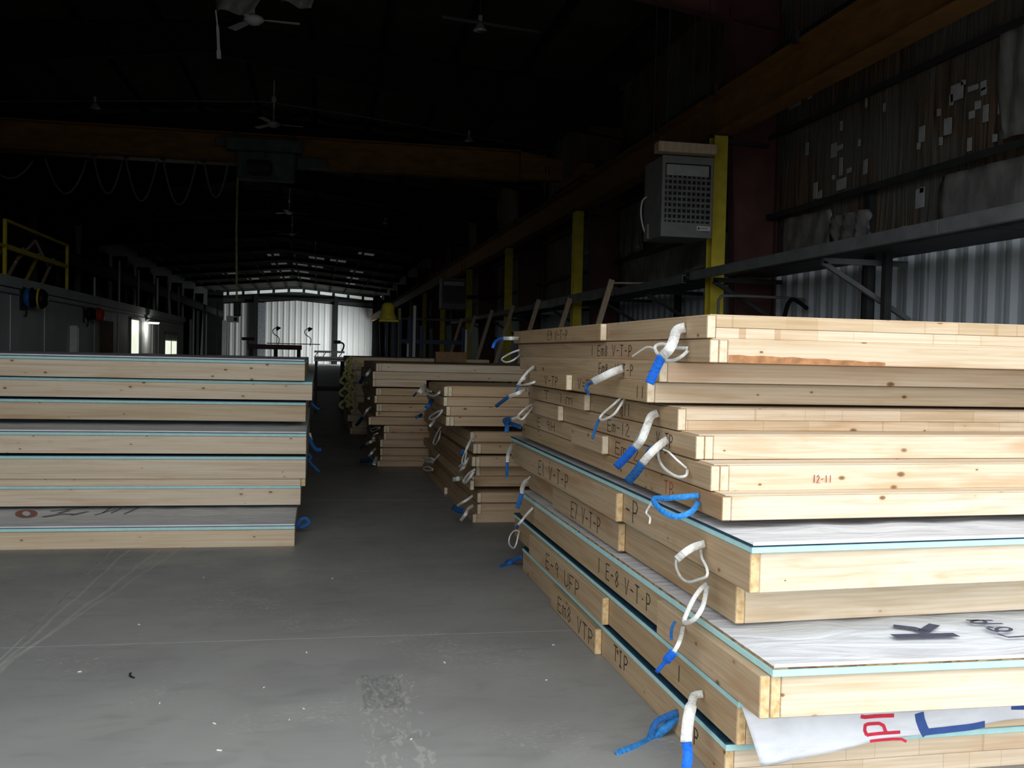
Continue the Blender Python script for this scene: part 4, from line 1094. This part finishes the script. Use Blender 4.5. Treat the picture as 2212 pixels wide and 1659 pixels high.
# ---- stack C, the middle stack right behind the big one
GC = 'timber wall panels in the low middle stack behind the right-hand stack'
C_ = [(959, 835, 856), (958, 858, 877), (964, 878, 898), (963, 900, 920), (1022, 936, 958), (1022, 959, 980), (1028, 986, 1008), (1035, 1012, 1033), (1020, 1034, 1055), (1031, 1065, 1086), (1031, 1089, 1111), (1021, 1111, 1130)]
CY = 8.96
for i, (u, a, b) in enumerate(C_):
    lo, hi = at(u, b, 1, CY), at(u, a, 1, CY); z0 = max(0, lo.z); h = min(hi.z - z0, .092)
    up = i < 4
    dbl = i in (0, 3, 5)
    ln = 1.3 if up else 4.1
    lab = (nth[i] if i < 11 else 'lowest') + ' panel of the middle stack behind the tall right-hand stack' + (', upper part jutting left' if up else '')
    outr = ()
    if i in (6, 8): outr = ((CY - .0, CY + 3.2),)
    if i == 11: outr = ((CY + 1.8, CY + 4.1),)
    yy = CY + (.18 if i in (4, 7) else .0) + (0 if i not in (8,) else .12)
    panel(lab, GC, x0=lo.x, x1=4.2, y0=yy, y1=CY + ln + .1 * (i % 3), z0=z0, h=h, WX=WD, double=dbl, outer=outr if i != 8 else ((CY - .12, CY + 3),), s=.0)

# ---- stack B, farther stack
GB = 'timber wall panels in the farther middle stack'
B_ = [(812, 785, 801.5), (805, 803, 819), (805, 819.7, 835), (812, 839, 853.5), (809, 855, 870.5), (813, 873, 888.5), (812, 890, 899.8), (796, 901, 917.5), (829, 920, 934), (829, 935.5, 949.7), (821, 950.4, 966), (821, 968.5, 984), (821, 985.5, 995), (815, 996, 1008)]
BYY = 13.41
for i, (u, a, b) in enumerate(B_):
    lo, hi = at(u, b, 1, BYY), at(u, a, 1, BYY); z0 = max(0, lo.z); h = min(hi.z - z0, .1)
    lab = (nth[i] if i < 13 else 'lowest') + ' panel of the farther middle stack beside the dark aisle'
    x1 = 4.0 if i < 2 else (1.44 if i == 2 else 3.6)
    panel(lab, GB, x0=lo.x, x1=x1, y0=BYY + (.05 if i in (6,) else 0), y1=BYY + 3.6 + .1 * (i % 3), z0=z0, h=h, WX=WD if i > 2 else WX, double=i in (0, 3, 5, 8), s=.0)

# ---- stack D, a dark stack beyond B
GD = 'dark timber wall panels in the farthest stack'
for i in range(12):
    z0 = i * .119; x0 = .60 + .05 * sin(i * 2.2)
    panel(('lowest' if i == 0 else nth[11 - i]) + ' panel of the dark farthest stack', GD, x0=x0, x1=3.2, y0=18.6 + .1 * (i % 2), y1=23, z0=z0, h=.114, s=0)
tb = thing('timber_block', 'brown timber block lying on top of the farther middle stack', 'block', (2.0, 15, 1.39))
b0 = at(938, 784, 1, 15.4); b1 = at(1006, 760, 1, 15.4)
zb_ = 1.555 - (785 - 762) * 13.41 / 2150 + .0
for q in range(2): MB().cbox(b0.x + .01, b1.x, 15.3 + q * .1, 15.39 + q * .1, 1.397, 1.56, .004).build('block_layer', BOXM, tb)

yb = thing('strap_bundle', 'pale yellow-green bundle of ragged straps hanging in the dark aisle', 'straps', (.6, 17.9, .7))
cols = random.Random(3)
for i in range(16):
    t = i / 15; u = 752 + 6 * sin(i * 1.7) + (8 if i < 3 else 0); v = 772 + i * 6.6
    a = at(u, v, 1, 18.0); k = (1 if i % 2 else -1)
    MB().ribbon(smoothpath([a, a + Vector((.06 * k, -.03, -.03)), a + Vector((.10 * k, -.02, -.10)), a + Vector((.03 * k, 0, -.15))]), .045, .006, (.2 * k, -1, .3)).build('strap_loop', YGRN, yb)
MB().ribbon(smoothpath([at(760, 770, 1, 18.03), at(755, 800, 1, 18.05), at(756, 850, 1, 18.05), at(750, 880, 1, 18.05)]), .06, .01, (0, -1, 0)).build('strap_band', YGRN, yb)


# ================================================================== LIFTING STRAPS
def strap(label, group, X, segs, face=None):
    """segs: (list of (u, v, how far it stands off the panel side), width m, material, part name). First seg is the strap itself."""
    p0 = segs[0][0][0]; o = at(p0[0], p0[1], 0, X)
    t = thing('lifting_strap', label, 'strap', tuple(o), group)
    for pts, wd, mt, nm in segs:
        P = [at(u, v, 0, X - .004 - d) for u, v, d in pts]
        fc = (Vector((0, 0, H)) - P[0]).normalized() if face is None else Vector(face)
        MB().ribbon(smoothpath(P, 5), wd, .0035, fc).build(nm, mt, t, True)


def L2(*a, d=None):
    n = len(a); out = []
    for i, (u, v) in enumerate(a):
        out.append((u, v, (d[i] if d else .12 * sin(pi * min(1, (i) / max(1, n - 1)) * .5))))
    return out


def arc(*a, m=.12):
    n = len(a); return [(u, v, m * sin(pi * i / (n - 1))) for i, (u, v) in enumerate(a)]


def tail(*a, d0=.12, d1=.14):
    n = len(a); return [(u, v, d0 + (d1 - d0) * i / (n - 1)) for i, (u, v) in enumerate(a)]


SA = 'lifting straps on the tall right-hand stack'
XA = 1.432; XI = 1.468
NW, NB_ = 'webbing', 'blue_tail'
strap('white strap with drooping blue tail at the far end of the topmost right-stack panel', SA, XA, [(L2((1122, 731), (1104, 731), (1087, 731)), .026, WEBW, NW), (tail((1087, 731), (1078, 733), (1069, 740), (1064, 752), d0=.12, d1=.16), .022, WEBB, NB_)])
strap('white open loop at the far end of the second right-stack panel', SA, XA, [(arc((1122, 756), (1105, 762), (1087, 772), (1084, 777), (1092, 782), (1104, 780), (1116, 773), (1124, 766)), .012, WEBW, NW)])
strap('wide white strap with bright blue tail hanging near the front corner of the topmost panel', SA, XI, [(L2((1480, 707), (1462, 714), (1455, 735), (1445, 755), (1430, 770)), .040, WEBW, NW), (tail((1430, 770), (1420, 790), (1411, 810), (1403, 828)), .038, WEBB, NB_)])
strap('white double loop with thin tail behind the wide blue-tailed strap', SA, XI, [(arc((1486, 752), (1462, 751), (1432, 743), (1416, 748), (1418, 760), (1435, 776), (1452, 779), (1472, 770), (1486, 757), m=.07), .014, WEBW, NW), (tail((1413, 752), (1398, 750), (1382, 759), (1365, 771), d0=.06, d1=.08), .009, WEBW, 'thin_tail')])
strap('slanting white strap with dark blue end on the third right-stack panel', SA, 1.398, [(L2((1346, 796), (1325, 803), (1300, 815), (1280, 825)), .034, WEBW, NW), (tail((1280, 825), (1269, 832), (1266, 842), (1272, 851)), .016, WEBD, NB_)])
strap('white strap crossing a loop at the far end of the third right-stack panel', SA, 1.39, [(L2((1154, 791), (1140, 803), (1128, 818), (1118, 833)), .018, WEBW, NW), (arc((1154, 811), (1134, 818), (1121, 831), (1140, 830), (1155, 825), (1168, 820), m=.08), .014, WEBW, 'loop'), (tail((1120, 832), (1117, 842), (1112, 853)), .012, WEBD, NB_)])
strap('small white strap with blue tail at the far end of the fourth right-stack panel', SA, 1.34, [(L2((1137, 842), (1120, 849), (1098, 857)), .024, WEBW, NW), (tail((1098, 857), (1088, 865), (1071, 878)), .024, WEBD, NB_)])
strap('narrow white loop with faint blue tail in the middle of the fifth right-stack panel', SA, XI, [(arc((1362, 847), (1345, 856), (1325, 874), (1303, 893), (1296, 904), (1306, 906), (1326, 895), (1340, 876), (1351, 859), (1362, 850)), .011, WEBW, NW), (L2((1362, 848), (1350, 852), (1340, 857), d=[.0, .02, .03]), .022, WEBW, 'flat_part'), (tail((1294, 906), (1287, 922), (1280, 948)), .014, WEBD, NB_)])
strap('white loop with crumpled blue end at the far end of the sixth right-stack panel', SA, XA, [(arc((1150, 873), (1133, 884), (1120, 898), (1127, 906), (1140, 893), (1152, 878)), .013, WEBW, NW), (L2((1121, 901), (1102, 906), d=[.1, .12]), .02, WEBW, 'flat_part'), (tail((1104, 905), (1090, 908), (1095, 920), (1094, 934)), .03, WEBD, NB_), (tail((1098, 914), (1112, 918), (1126, 923), d0=.1, d1=.05), .03, WEBD, 'crumpled_end')])
strap('long white doubled strap with bright blue tail on the sixth right-stack panel near its corner', SA, XI, [(L2((1422, 892), (1406, 900), (1396, 925), (1386, 950), (1372, 968)), .034, WEBW, NW), (arc((1420, 893), (1400, 905), (1382, 935), (1364, 966), m=.09), .006, WEBW, 'thin_edge'), (tail((1370, 967), (1352, 988), (1331, 1009)), .036, WEBB, NB_)])
strap('grey-white strap with blue tail on the seventh right-stack panel near its corner', SA, XI, [(L2((1443, 949), (1425, 961), (1405, 980), (1387, 1001)), .032, WEBW, NW), (L2((1408, 965), (1400, 972), (1395, 984), d=[.07, .08, .08]), .012, WEBD, 'knot'), (tail((1387, 1001), (1374, 1020), (1355, 1042)), .038, WEBD, NB_)])
strap('round white cord loop hanging near the front corner of the eighth right-stack panel', SA, XI, [(arc((1418, 967), (1432, 971), (1445, 977), (1462, 993), (1484, 1012), m=.06), .008, WEBW, NW), (arc((1422, 972), (1423, 990), (1432, 1008), (1448, 1022), (1466, 1030), (1482, 1027), (1485, 1014), m=.06), .011, WEBW, 'loop')])
strap('all-blue loop with a wispy tail under the eighth right-stack panel', SA, XI, [(arc((1510, 1070), (1480, 1073), (1445, 1076), (1412, 1078), (1424, 1098), (1446, 1113), (1470, 1115), (1495, 1104), (1510, 1084), m=.14), .022, mat('bright_blue_webbing', (.04, .28, .75), .75, build=noisy(60, 3, .25, .3)), NW), (tail((1411, 1080), (1402, 1095), (1396, 1108), (1404, 1118), (1403, 1132)), .008, WEBW, 'thin_tail')])
strap('leaf-shaped white strap with blue tail at the far end of the ninth right-stack panel', SA, 1.40, [(L2((1108, 956), (1101, 972), (1097, 985), (1096, 998)), [.008] * 3 + [.026] * 9 + [.02] * 4, WEBW, NW), (tail((1096, 999), (1095, 1015), (1095, 1031)), .022, WEBD, NB_)])
strap('white strap with blue tail at the far end of the eleventh right-stack panel', SA, XI, [(L2((1147, 1028), (1134, 1042), (1128, 1055), (1127, 1066)), [.012] * 4 + [.03] * 8 + [.024] * 4, WEBW, NW), (tail((1127, 1066), (1123, 1080), (1118, 1098)), .03, WEBD, NB_)])
strap('white strap ending in a small loop at the far end of the twelfth right-stack panel', SA, XI, [(L2((1152, 1096), (1137, 1112), (1127, 1125), (1118, 1135)), .016, WEBW, NW), (tail((1119, 1134), (1116, 1141), d0=.12, d1=.12), .02, WEBD, 'knot'), (arc((1122, 1147), (1110, 1147), (1101, 1160), (1100, 1175), (1109, 1184), (1115, 1175), (1119, 1158), (1122, 1147), m=.05), .010, WEBW, 'loop')])
strap('crumpled blue strap end near the floor at the far end of the lowest right-stack panel', SA, XI, [(L2((1127, 1202), (1112, 1210), (1100, 1217), (1078, 1226), d=[0, .03, .06, .155]), .03, WEBD, NW), (L2((1110, 1212), (1098, 1210), (1090, 1222), d=[.03, .05, .10]), .02, WEBD, 'crumpled_end')])
strap('white kite-shaped loop near the front corner of the ninth right-stack panel', SA, XI, [(L2((1523, 1174), (1500, 1181), (1480, 1193), (1461, 1209)), .028, WEBW, NW), (arc((1461, 1208), (1461, 1226), (1472, 1248), (1488, 1257), (1508, 1252), (1527, 1244), (1526, 1225), (1516, 1205), (1514, 1187), m=.05), .010, WEBW, 'loop')])
strap('white folded loop near the front corner of the tenth right-stack panel', SA, 1.49, [(arc((1528, 1261), (1514, 1272), (1495, 1300), (1478, 1341), (1490, 1343), (1505, 1332), (1518, 1310), (1524, 1285), (1528, 1263), m=.13), .017, WEBW, NW)])
strap('white strap with bright blue pointed tail on the eleventh right-stack panel', SA, XA, [(L2((1476, 1352), (1472, 1372), (1466, 1390), (1456, 1408)), .016, WEBW, NW), (tail((1456, 1408), (1440, 1426), (1418, 1452)), [.034] * 6 + [.016] * 5, WEBB, NB_), (tail((1458, 1343), (1451, 1358), (1450, 1382), d0=.05, d1=.09), .012, WEBD, 'short_blue_end')])
strap('broad white strap with bright blue tail near the front corner of the twelfth right-stack panel', SA, XI, [(L2((1519, 1499), (1500, 1503), (1493, 1525), (1486, 1560), (1482, 1604)), [.028] * 5 + [.030] * 5 + [.042] * 11, WEBW, NW), (tail((1483, 1604), (1486, 1630), (1481, 1668)), .036, WEBB, NB_)])
strap('long dull blue strap trailing over the floor from the lowest right-stack panel', SA, XI, [(L2((1464, 1539), (1440, 1548), (1416, 1563), (1404, 1594), (1392, 1605)), .028, WEBD, NW), (L2((1462, 1546), (1440, 1570), (1415, 1590), (1390, 1608), (1360, 1620), (1332, 1631), d=[0, .04, .09, .16, .235, .30]), .036, mat('mid_blue_webbing', (.03, .20, .52), .75, build=noisy(60, 3, .25, .3)), NB_)])

SC = 'lifting straps on the middle stack'
XC1, XC2 = 1.11, 1.37
strap('white hanging U loop on the topmost middle-stack panel', SC, XC1, [(arc((951, 843), (948, 849), (938, 855), (928, 853), (920, 845), (932, 846), m=.05), .02, WEBW, NW)])
strap('broad white strap with dark blue end seen left of the middle stack top', SC, XC1, [(L2((921, 833), (912, 840), (906, 848)), .045, WEBW, NW), (tail((900, 848), (893, 856)), .02, WEBD, NB_)])
strap('dull blue strap with white end below the U loop of the middle stack', SC, XC1, [(L2((934, 862), (928, 872), (920, 882)), .04, WEBD, NW), (tail((920, 881), (912, 888), (906, 889)), .03, WEBW, 'white_end')])
strap('slanting white loop on the third middle-stack panel', SC, XC1, [(arc((956, 886), (942, 891), (927, 902), (932, 906), (945, 900), (955, 888), m=.05), .017, WEBW, NW)])
strap('dark blue strap end on the fourth middle-stack panel', SC, XC1, [(L2((912, 895), (905, 899), (898, 902)), .03, WEBD, NW)])
strap('small dull strap hanging below the middle stack jut', SC, XC1, [(L2((941, 905), (934, 914), (928, 921)), .024, WEBW, NW)])
strap('long narrow loop hanging at the far side of the fifth middle-stack panel', SC, XC2, [(arc((952, 922), (943, 938), (936, 956), (940, 960), (948, 948), (952, 930), m=.05), .016, WEBW, NW)])
strap('long white strap with loop at the corner of the fifth middle-stack panel', SC, XC2, [(L2((1029, 942), (1018, 950), (1010, 965), (1004, 980)), .02, WEBW, NW), (arc((1010, 966), (1001, 985), (998, 999), (1004, 995), (1008, 975), m=.03), .012, WEBW, 'loop'), (tail((1002, 972), (995, 983)), .03, WEBD, NB_)])
strap('white strap crossing at the corner of the seventh middle-stack panel', SC, XC2, [(arc((1013, 988), (1005, 1000), (994, 1016), (1002, 1010), (1010, 995), m=.06), .018, WEBW, NW), (L2((1000, 1000), (990, 1010), d=[.04, .06]), .014, WEBW, 'loop')])
strap('white leaf-shaped loop on the eighth middle-stack panel', SC, XC2, [(arc((1026, 1014), (1012, 1024), (1001, 1040), (1006, 1042), (1016, 1030), (1024, 1018), m=.06), .022, WEBW, NW)])
strap('short broad white strap pointing left on the eighth middle-stack panel', SC, XC2, [(L2((1002, 1032), (990, 1034), (977, 1036)), .04, WEBW, NW)])
strap('white ring strap low at the far end of the middle stack', SC, XC2, [(arc((938, 993), (928, 990), (915, 993), (925, 997), (937, 996), m=.05), .03, WEBW, NW), (L2((950, 981), (942, 990), (932, 1003), d=[0, .03, .05]), .016, WEBW, 'loop')])
strap('lowest white strap at the far end of the middle stack', SC, XC2, [(arc((936, 1014), (925, 1008), (914, 1011), (920, 1016), (935, 1016), m=.05), .02, WEBW, NW)])
strap('white strap with flat blue end on the tenth middle-stack panel', SC, XC2, [(L2((1022, 1070), (1010, 1079), (998, 1086), (987, 1094)), .022, WEBW, NW), (tail((978, 1095), (990, 1102), (1002, 1104), d0=.14, d1=.1), .05, WEBD, NB_)])
strap('white twisted strap on the eleventh middle-stack panel near the floor', SC, XC2, [(L2((1023, 1092), (1012, 1099), (1005, 1112), (994, 1126)), .028, WEBW, NW)])

SB = 'lifting straps on the farther middle stack'
XB = .74
strap('white strap at the top of the farther middle stack', SB, XB, [(L2((802, 796), (796, 804), (790, 813)), .035, WEBW, NW), (tail((786, 812), (782, 820), (777, 828)), .05, WEBD, NB_)])
strap('small white strap end below the top strap of the farther middle stack', SB, XB, [(arc((796, 824), (788, 830), (781, 836), (784, 838), m=.05), .018, WEBW, NW)])
strap('tiny white strap end on the fifth farther-stack panel', SB, XB, [(L2((799, 855), (796, 862)), .03, WEBW, NW)])
strap('white strap with dark blue tail on the sixth farther-stack panel', SB, XB, [(L2((803, 878), (793, 886), (785, 900)), .028, WEBW, NW), (tail((784, 901), (777, 910), (769, 920)), .05, WEBD, NB_)])
strap('thin white loop below the jutting eighth farther-stack panel', SB, XB, [(arc((821, 923), (810, 924), (800, 928), (806, 932), (820, 925), m=.05), .012, WEBW, NW)])
strap('thin white strap on the tenth farther-stack panel', SB, XB, [(arc((817, 935), (808, 940), (803, 948), (810, 945), m=.05), .016, WEBW, NW)])
strap('white strap with pointed blue tail on the eleventh farther-stack panel', SB, XB, [(L2((811, 950), (800, 955), (790, 960)), .035, WEBW, NW), (tail((789, 960), (783, 964), (777, 969)), .03, WEBD, NB_)])
strap('white strap over a dull blue one on the twelfth farther-stack panel', SB, XB, [(L2((812, 968), (804, 977), (796, 987)), .03, WEBW, NW), (tail((803, 990), (792, 995), (778, 996), d0=.1, d1=.15), .06, WEBD, NB_)])
strap('lowest white strap by the floor on the farther middle stack', SB, XB, [(L2((814, 986), (811, 995), (808, 1004)), .04, WEBW, NW)])

SL = 'lifting straps at the right ends of the left stack'


def strapL(label, X, segs):
    p0 = segs[0][0][0]; t = thing('lifting_strap', label, 'strap', tuple(at(p0[0], p0[1], 1, p0[2])), SL)
    for pts, wd, mt, nm in segs:
        MB().ribbon(smoothpath([at(u, v, 1, y) for u, v, y in pts], 5), wd, .004, (0, -1, 0)).build(nm, mt, t, True)


strapL('dark blue strap loop curling from the lowest left-stack panel', 0, [([(641, 1140, 8.5), (648, 1124, 8.5), (660, 1120, 8.5), (667, 1128, 8.5), (660, 1136, 8.5), (645, 1140, 8.5)], .03, WEBD, NW)])
strapL('dull blue strap hanging at the right end of the fourth left-stack panel', 0, [([(668, 945, 10.5), (675, 962, 10.5), (685, 972, 10.5), (694, 970, 10.5)], .04, WEBD, NW), ([(669, 935, 10.6), (673, 950, 10.6)], .02, WEBW, 'white_end')])
strapL('blue strap end at the right end of the fifth left-stack panel', 0, [([(664, 978, 10.2), (672, 988, 10.2), (668, 996, 10.2), (690, 1020, 10.2)], .025, WEBD, NW)])
strapL('dark strap end at the right end of the third left-stack panel', 0, [([(672, 870, 11.5), (682, 880, 11.5), (690, 884, 11.5)], .03, WEBD, NW), ([(684, 868, 11.5), (688, 880, 11.5)], .02, BLK, 'dark_end')])

# ================================================================== MACHINES IN THE DARK
# framing table with lamps
ft = thing('framing_machine', 'dark red framing machine with two bent lamp arms in the far light', 'machine', (-1.6, 34, 0))
MB().cbox(-2.3, -.55, 34, 34.3, 1.52, 1.68, .01).build('cross_beam', REDP, ft)
for xx in (-2.2, -1.4, -.65): MB().box(xx - .06, xx + .06, 34.05, 34.2, 0, 1.52).build('leg', DKST, ft)
MB().bar((-1.7, 34.1, 1.72), (.05, 34.1, 1.72), .03, .03).build('guide_rail', DKST, ft)
for xx in (-1.32, -.28):
    g = MB().tube(smoothpath([(xx, 34.1, 1.66), (xx + .02, 34.1, 1.9), (xx - .16, 34.1, 2.05), (xx - .17, 34.1, 2.18), (xx - .04, 34.1, 2.26)]), .014, 8).build('lamp_arm', DKST, ft, True)
    MB().lathe([(0, .03), (.1, .09), (.12, .09)], (xx - .06, 34.1, 2.28), (.6, 0, -.8), 14).build('lamp_head', BLK, g)
MB().cbox(-2.5, -2.1, 34.05, 34.2, 1.8, 1.9, .01).build('sensor_head', BLK, ft)
MB().bar((-2.3, 34.1, 1.5), (-2.3, 34.1, 1.85), .04, .04).build('sensor_post', DKST, ft)
wt = thing('rail_table', 'white-railed conveyor table standing in the aisle far behind the left stack', 'table', (.25, 24.5, 0))
MB().bar((-.1, 24.4, 1.5), (.62, 24.4, 1.5), .05, .05).build('top_rail', WHT, wt)
MB().bar((-.1, 24.4, 1.36), (.66, 24.4, 1.36), .05, .05).build('bottom_rail', WHT, wt)
for q in range(4): MB().bar((-.1 + q * .19, 24.4, 1.36), (.0 + q * .19, 24.4, 1.5), .02, .02).build('web_rod', WHT, wt)
MB().cbox(-.1, .7, 24.4, 26.5, 1.27, 1.32, .01).build('table_top', SILV, wt)
for xx in (-.05, .6):
    for yy in (24.45, 26.4): MB().box(xx - .03, xx + .03, yy - .03, yy + .03, 0, 1.27).build('leg', DKST, wt)
MB().cbox(-.1, .64, 24.5, 26.4, .55, .60, .01).build('lower_shelf', DKST, wt)
MB().tube(smoothpath([(.55, 24.4, 1.5), (.6, 24.4, 1.65), (.56, 24.4, 1.72), (.45, 24.4, 1.74)]), .02, 8).build('lamp_arm', BLK, wt, True)
MB().cbox(.36, .52, 24.35, 24.45, 1.70, 1.78, .01).build('lamp_head', BLK, wt)
mn = thing('control_monitor', 'small white-framed control monitor on a pale pole far down the hall', 'monitor', (-3.4, 40, 0))
c0 = at(492, 696, 1, 40); c1 = at(516, 683, 1, 40)
MB().cbox(c0.x, c1.x, 39.95, 40.05, c0.z, c1.z, .01).build('housing', WHT, mn)
MB().box(c0.x + .22, c1.x - .05, 39.94, 39.95, c0.z + .05, c1.z - .05).build('screen', BLK, mn)
MB().box(c0.x - .05, c0.x, 39.96, 40.04, 0, c1.z).build('pole', WHT, mn)
# white post and dark stanchions left of the far wall
for (u, v0, y, wd, mt, lab) in ((484, 692, 38, .12, WHT, 'bright white post standing left of the far white wall'), (470, 652, 60, .10, WHT, 'tall grey-white post at the left edge of the far wall'), (428, 672, 50, .12, OFFW, 'dim grey post beyond the office block, right one'), (412, 690, 48, .10, OFFW, 'dim grey post just beyond the office block corner'), (442, 660, 64, .14, OFFW, 'dim grey tall post between office block and far wall')):
    p = at(u, v0, 1, y); m = MB().box(p.x - wd / 2, p.x + wd / 2, y - .05, y + .05, 0, p.z); m.box(p.x - wd, p.x + wd, y - .12, y + .12, 0, .02)
    tag(m.build('steel_post', mt, org=(p.x, y, 0)), lab, 'post')
# blue cantilever rack
rk = thing('steel_rack', 'dark blue steel storage rack behind the middle stacks', 'rack', (2.8, 25, 0))
for u in (856, 886, 912, 1003): 
    p = at(u, 690, 1, 25); MB().box(p.x - .05, p.x + .05, 24.95, 25.05, 0, 2.42 if u < 900 else 2.2).build('upright', RKBL, rk)
for v, a, b in ((737, 862, 1004), (686, 858, 990), (771, 862, 1004)):
    p = at(a, v, 1, 25); q = at(b, v, 1, 25); MB().box(p.x, q.x, 24.97, 25.06, p.z - .05, p.z + .05 if v == 737 else p.z).build('rack_beam', RKBL if v == 737 else DKST, rk)
for (u, v0, v1, wd, mt, lab) in ((863.5, 666, 729, .07, YGRN, 'pale yellow tube upright in the blue rack'), (896, 660, 775, .08, WHT, 'bright white tube standing in the blue rack'), (1007, 712, 782, .06, WHT, 'short whitish stake at the right end of the blue rack'), (881, 742, 772, .05, WHT, 'small white stake low in the blue rack')):
    a = at(u, v0, 1, 24.8); b = at(u, v1, 1, 24.8); tag(MB().tube([(a.x, 24.8, 0), a], wd / 2, 10).build('tube_stock', mt), lab, 'tube')
mc = thing('pillar_drill', 'machine with a yellow head on dark blue columns beside the rack', 'machine', (1.75, 24, 0))
MB().cbox(1.55, 1.95, 23.8, 24.3, 0, 1.0, .02).build('base', BLK, mc)
for xx in (1.6, 1.75, 1.92): MB().box(xx - .03, xx + .03, 23.95, 24.05, .9, 2.3).build('column', RKBL, mc)
p = at(838, 672, 1, 24)
MB().lathe([(-.21, .18), (-.17, .21), (-.08, .17), (-.02, .15), (.06, .16), (.14, .15), (.2, .09)], (p.x, 24, p.z), (0, 0, 1), 18).build('head', YEL, mc, True)
MB().box(p.x - .2, p.x + .24, 23.85, 24.15, p.z - .26, p.z - .21).build('head_plate', YEL, mc)
lb = thing('work_bench', 'dim steel work bench behind the farther middle stack', 'bench', (4.3, 18.2, 0))
MB().cbox(3.6, 4.9, 18.0, 19.0, 1.30, 1.36, .01).build('bench_top', DKST, lb)
for xx in (3.65, 4.85):
    for yy in (18.05, 18.95): MB().box(xx - .03, xx + .03, yy - .03, yy + .03, 0, 1.30).build('leg', DKST, lb)

# crumbs of paper and dust on the concrete
rr = random.Random(11); m = MB()
for (u, v) in ((440, 1248), (718, 1250), (662, 1410), (345, 1520), (463, 1564), (570, 1486), (656, 1532), (172, 1452), (474, 1622), (960, 1432), (1180, 1470), (1195, 1394), (888, 1598), (625, 1556), (300, 1350)):
    p = at(u, v, 2, 0); r_ = rr.uniform(.004, .010); a = rr.uniform(0, 3)
    m.bar((p.x - r_ * cos(a), p.y - r_ * sin(a), .0025), (p.x + r_ * cos(a), p.y + r_ * sin(a), .0035), r_ * .8, .003)
tag(m.build('litter_crumbs', WHT), 'tiny white paper crumbs scattered over the concrete floor', 'litter', kind='stuff')
p = at(283, 1462, 2, 0)
tag(MB().ribbon(smoothpath([(p.x - .01, p.y + .05, .004), (p.x - .005, p.y, .006), (p.x + .02, p.y - .03, .004)]), .008, .003, (0, 0, 1)).build('rubber_scrap', BLK), 'small black rubber scrap lying on the concrete at left', 'scrap')
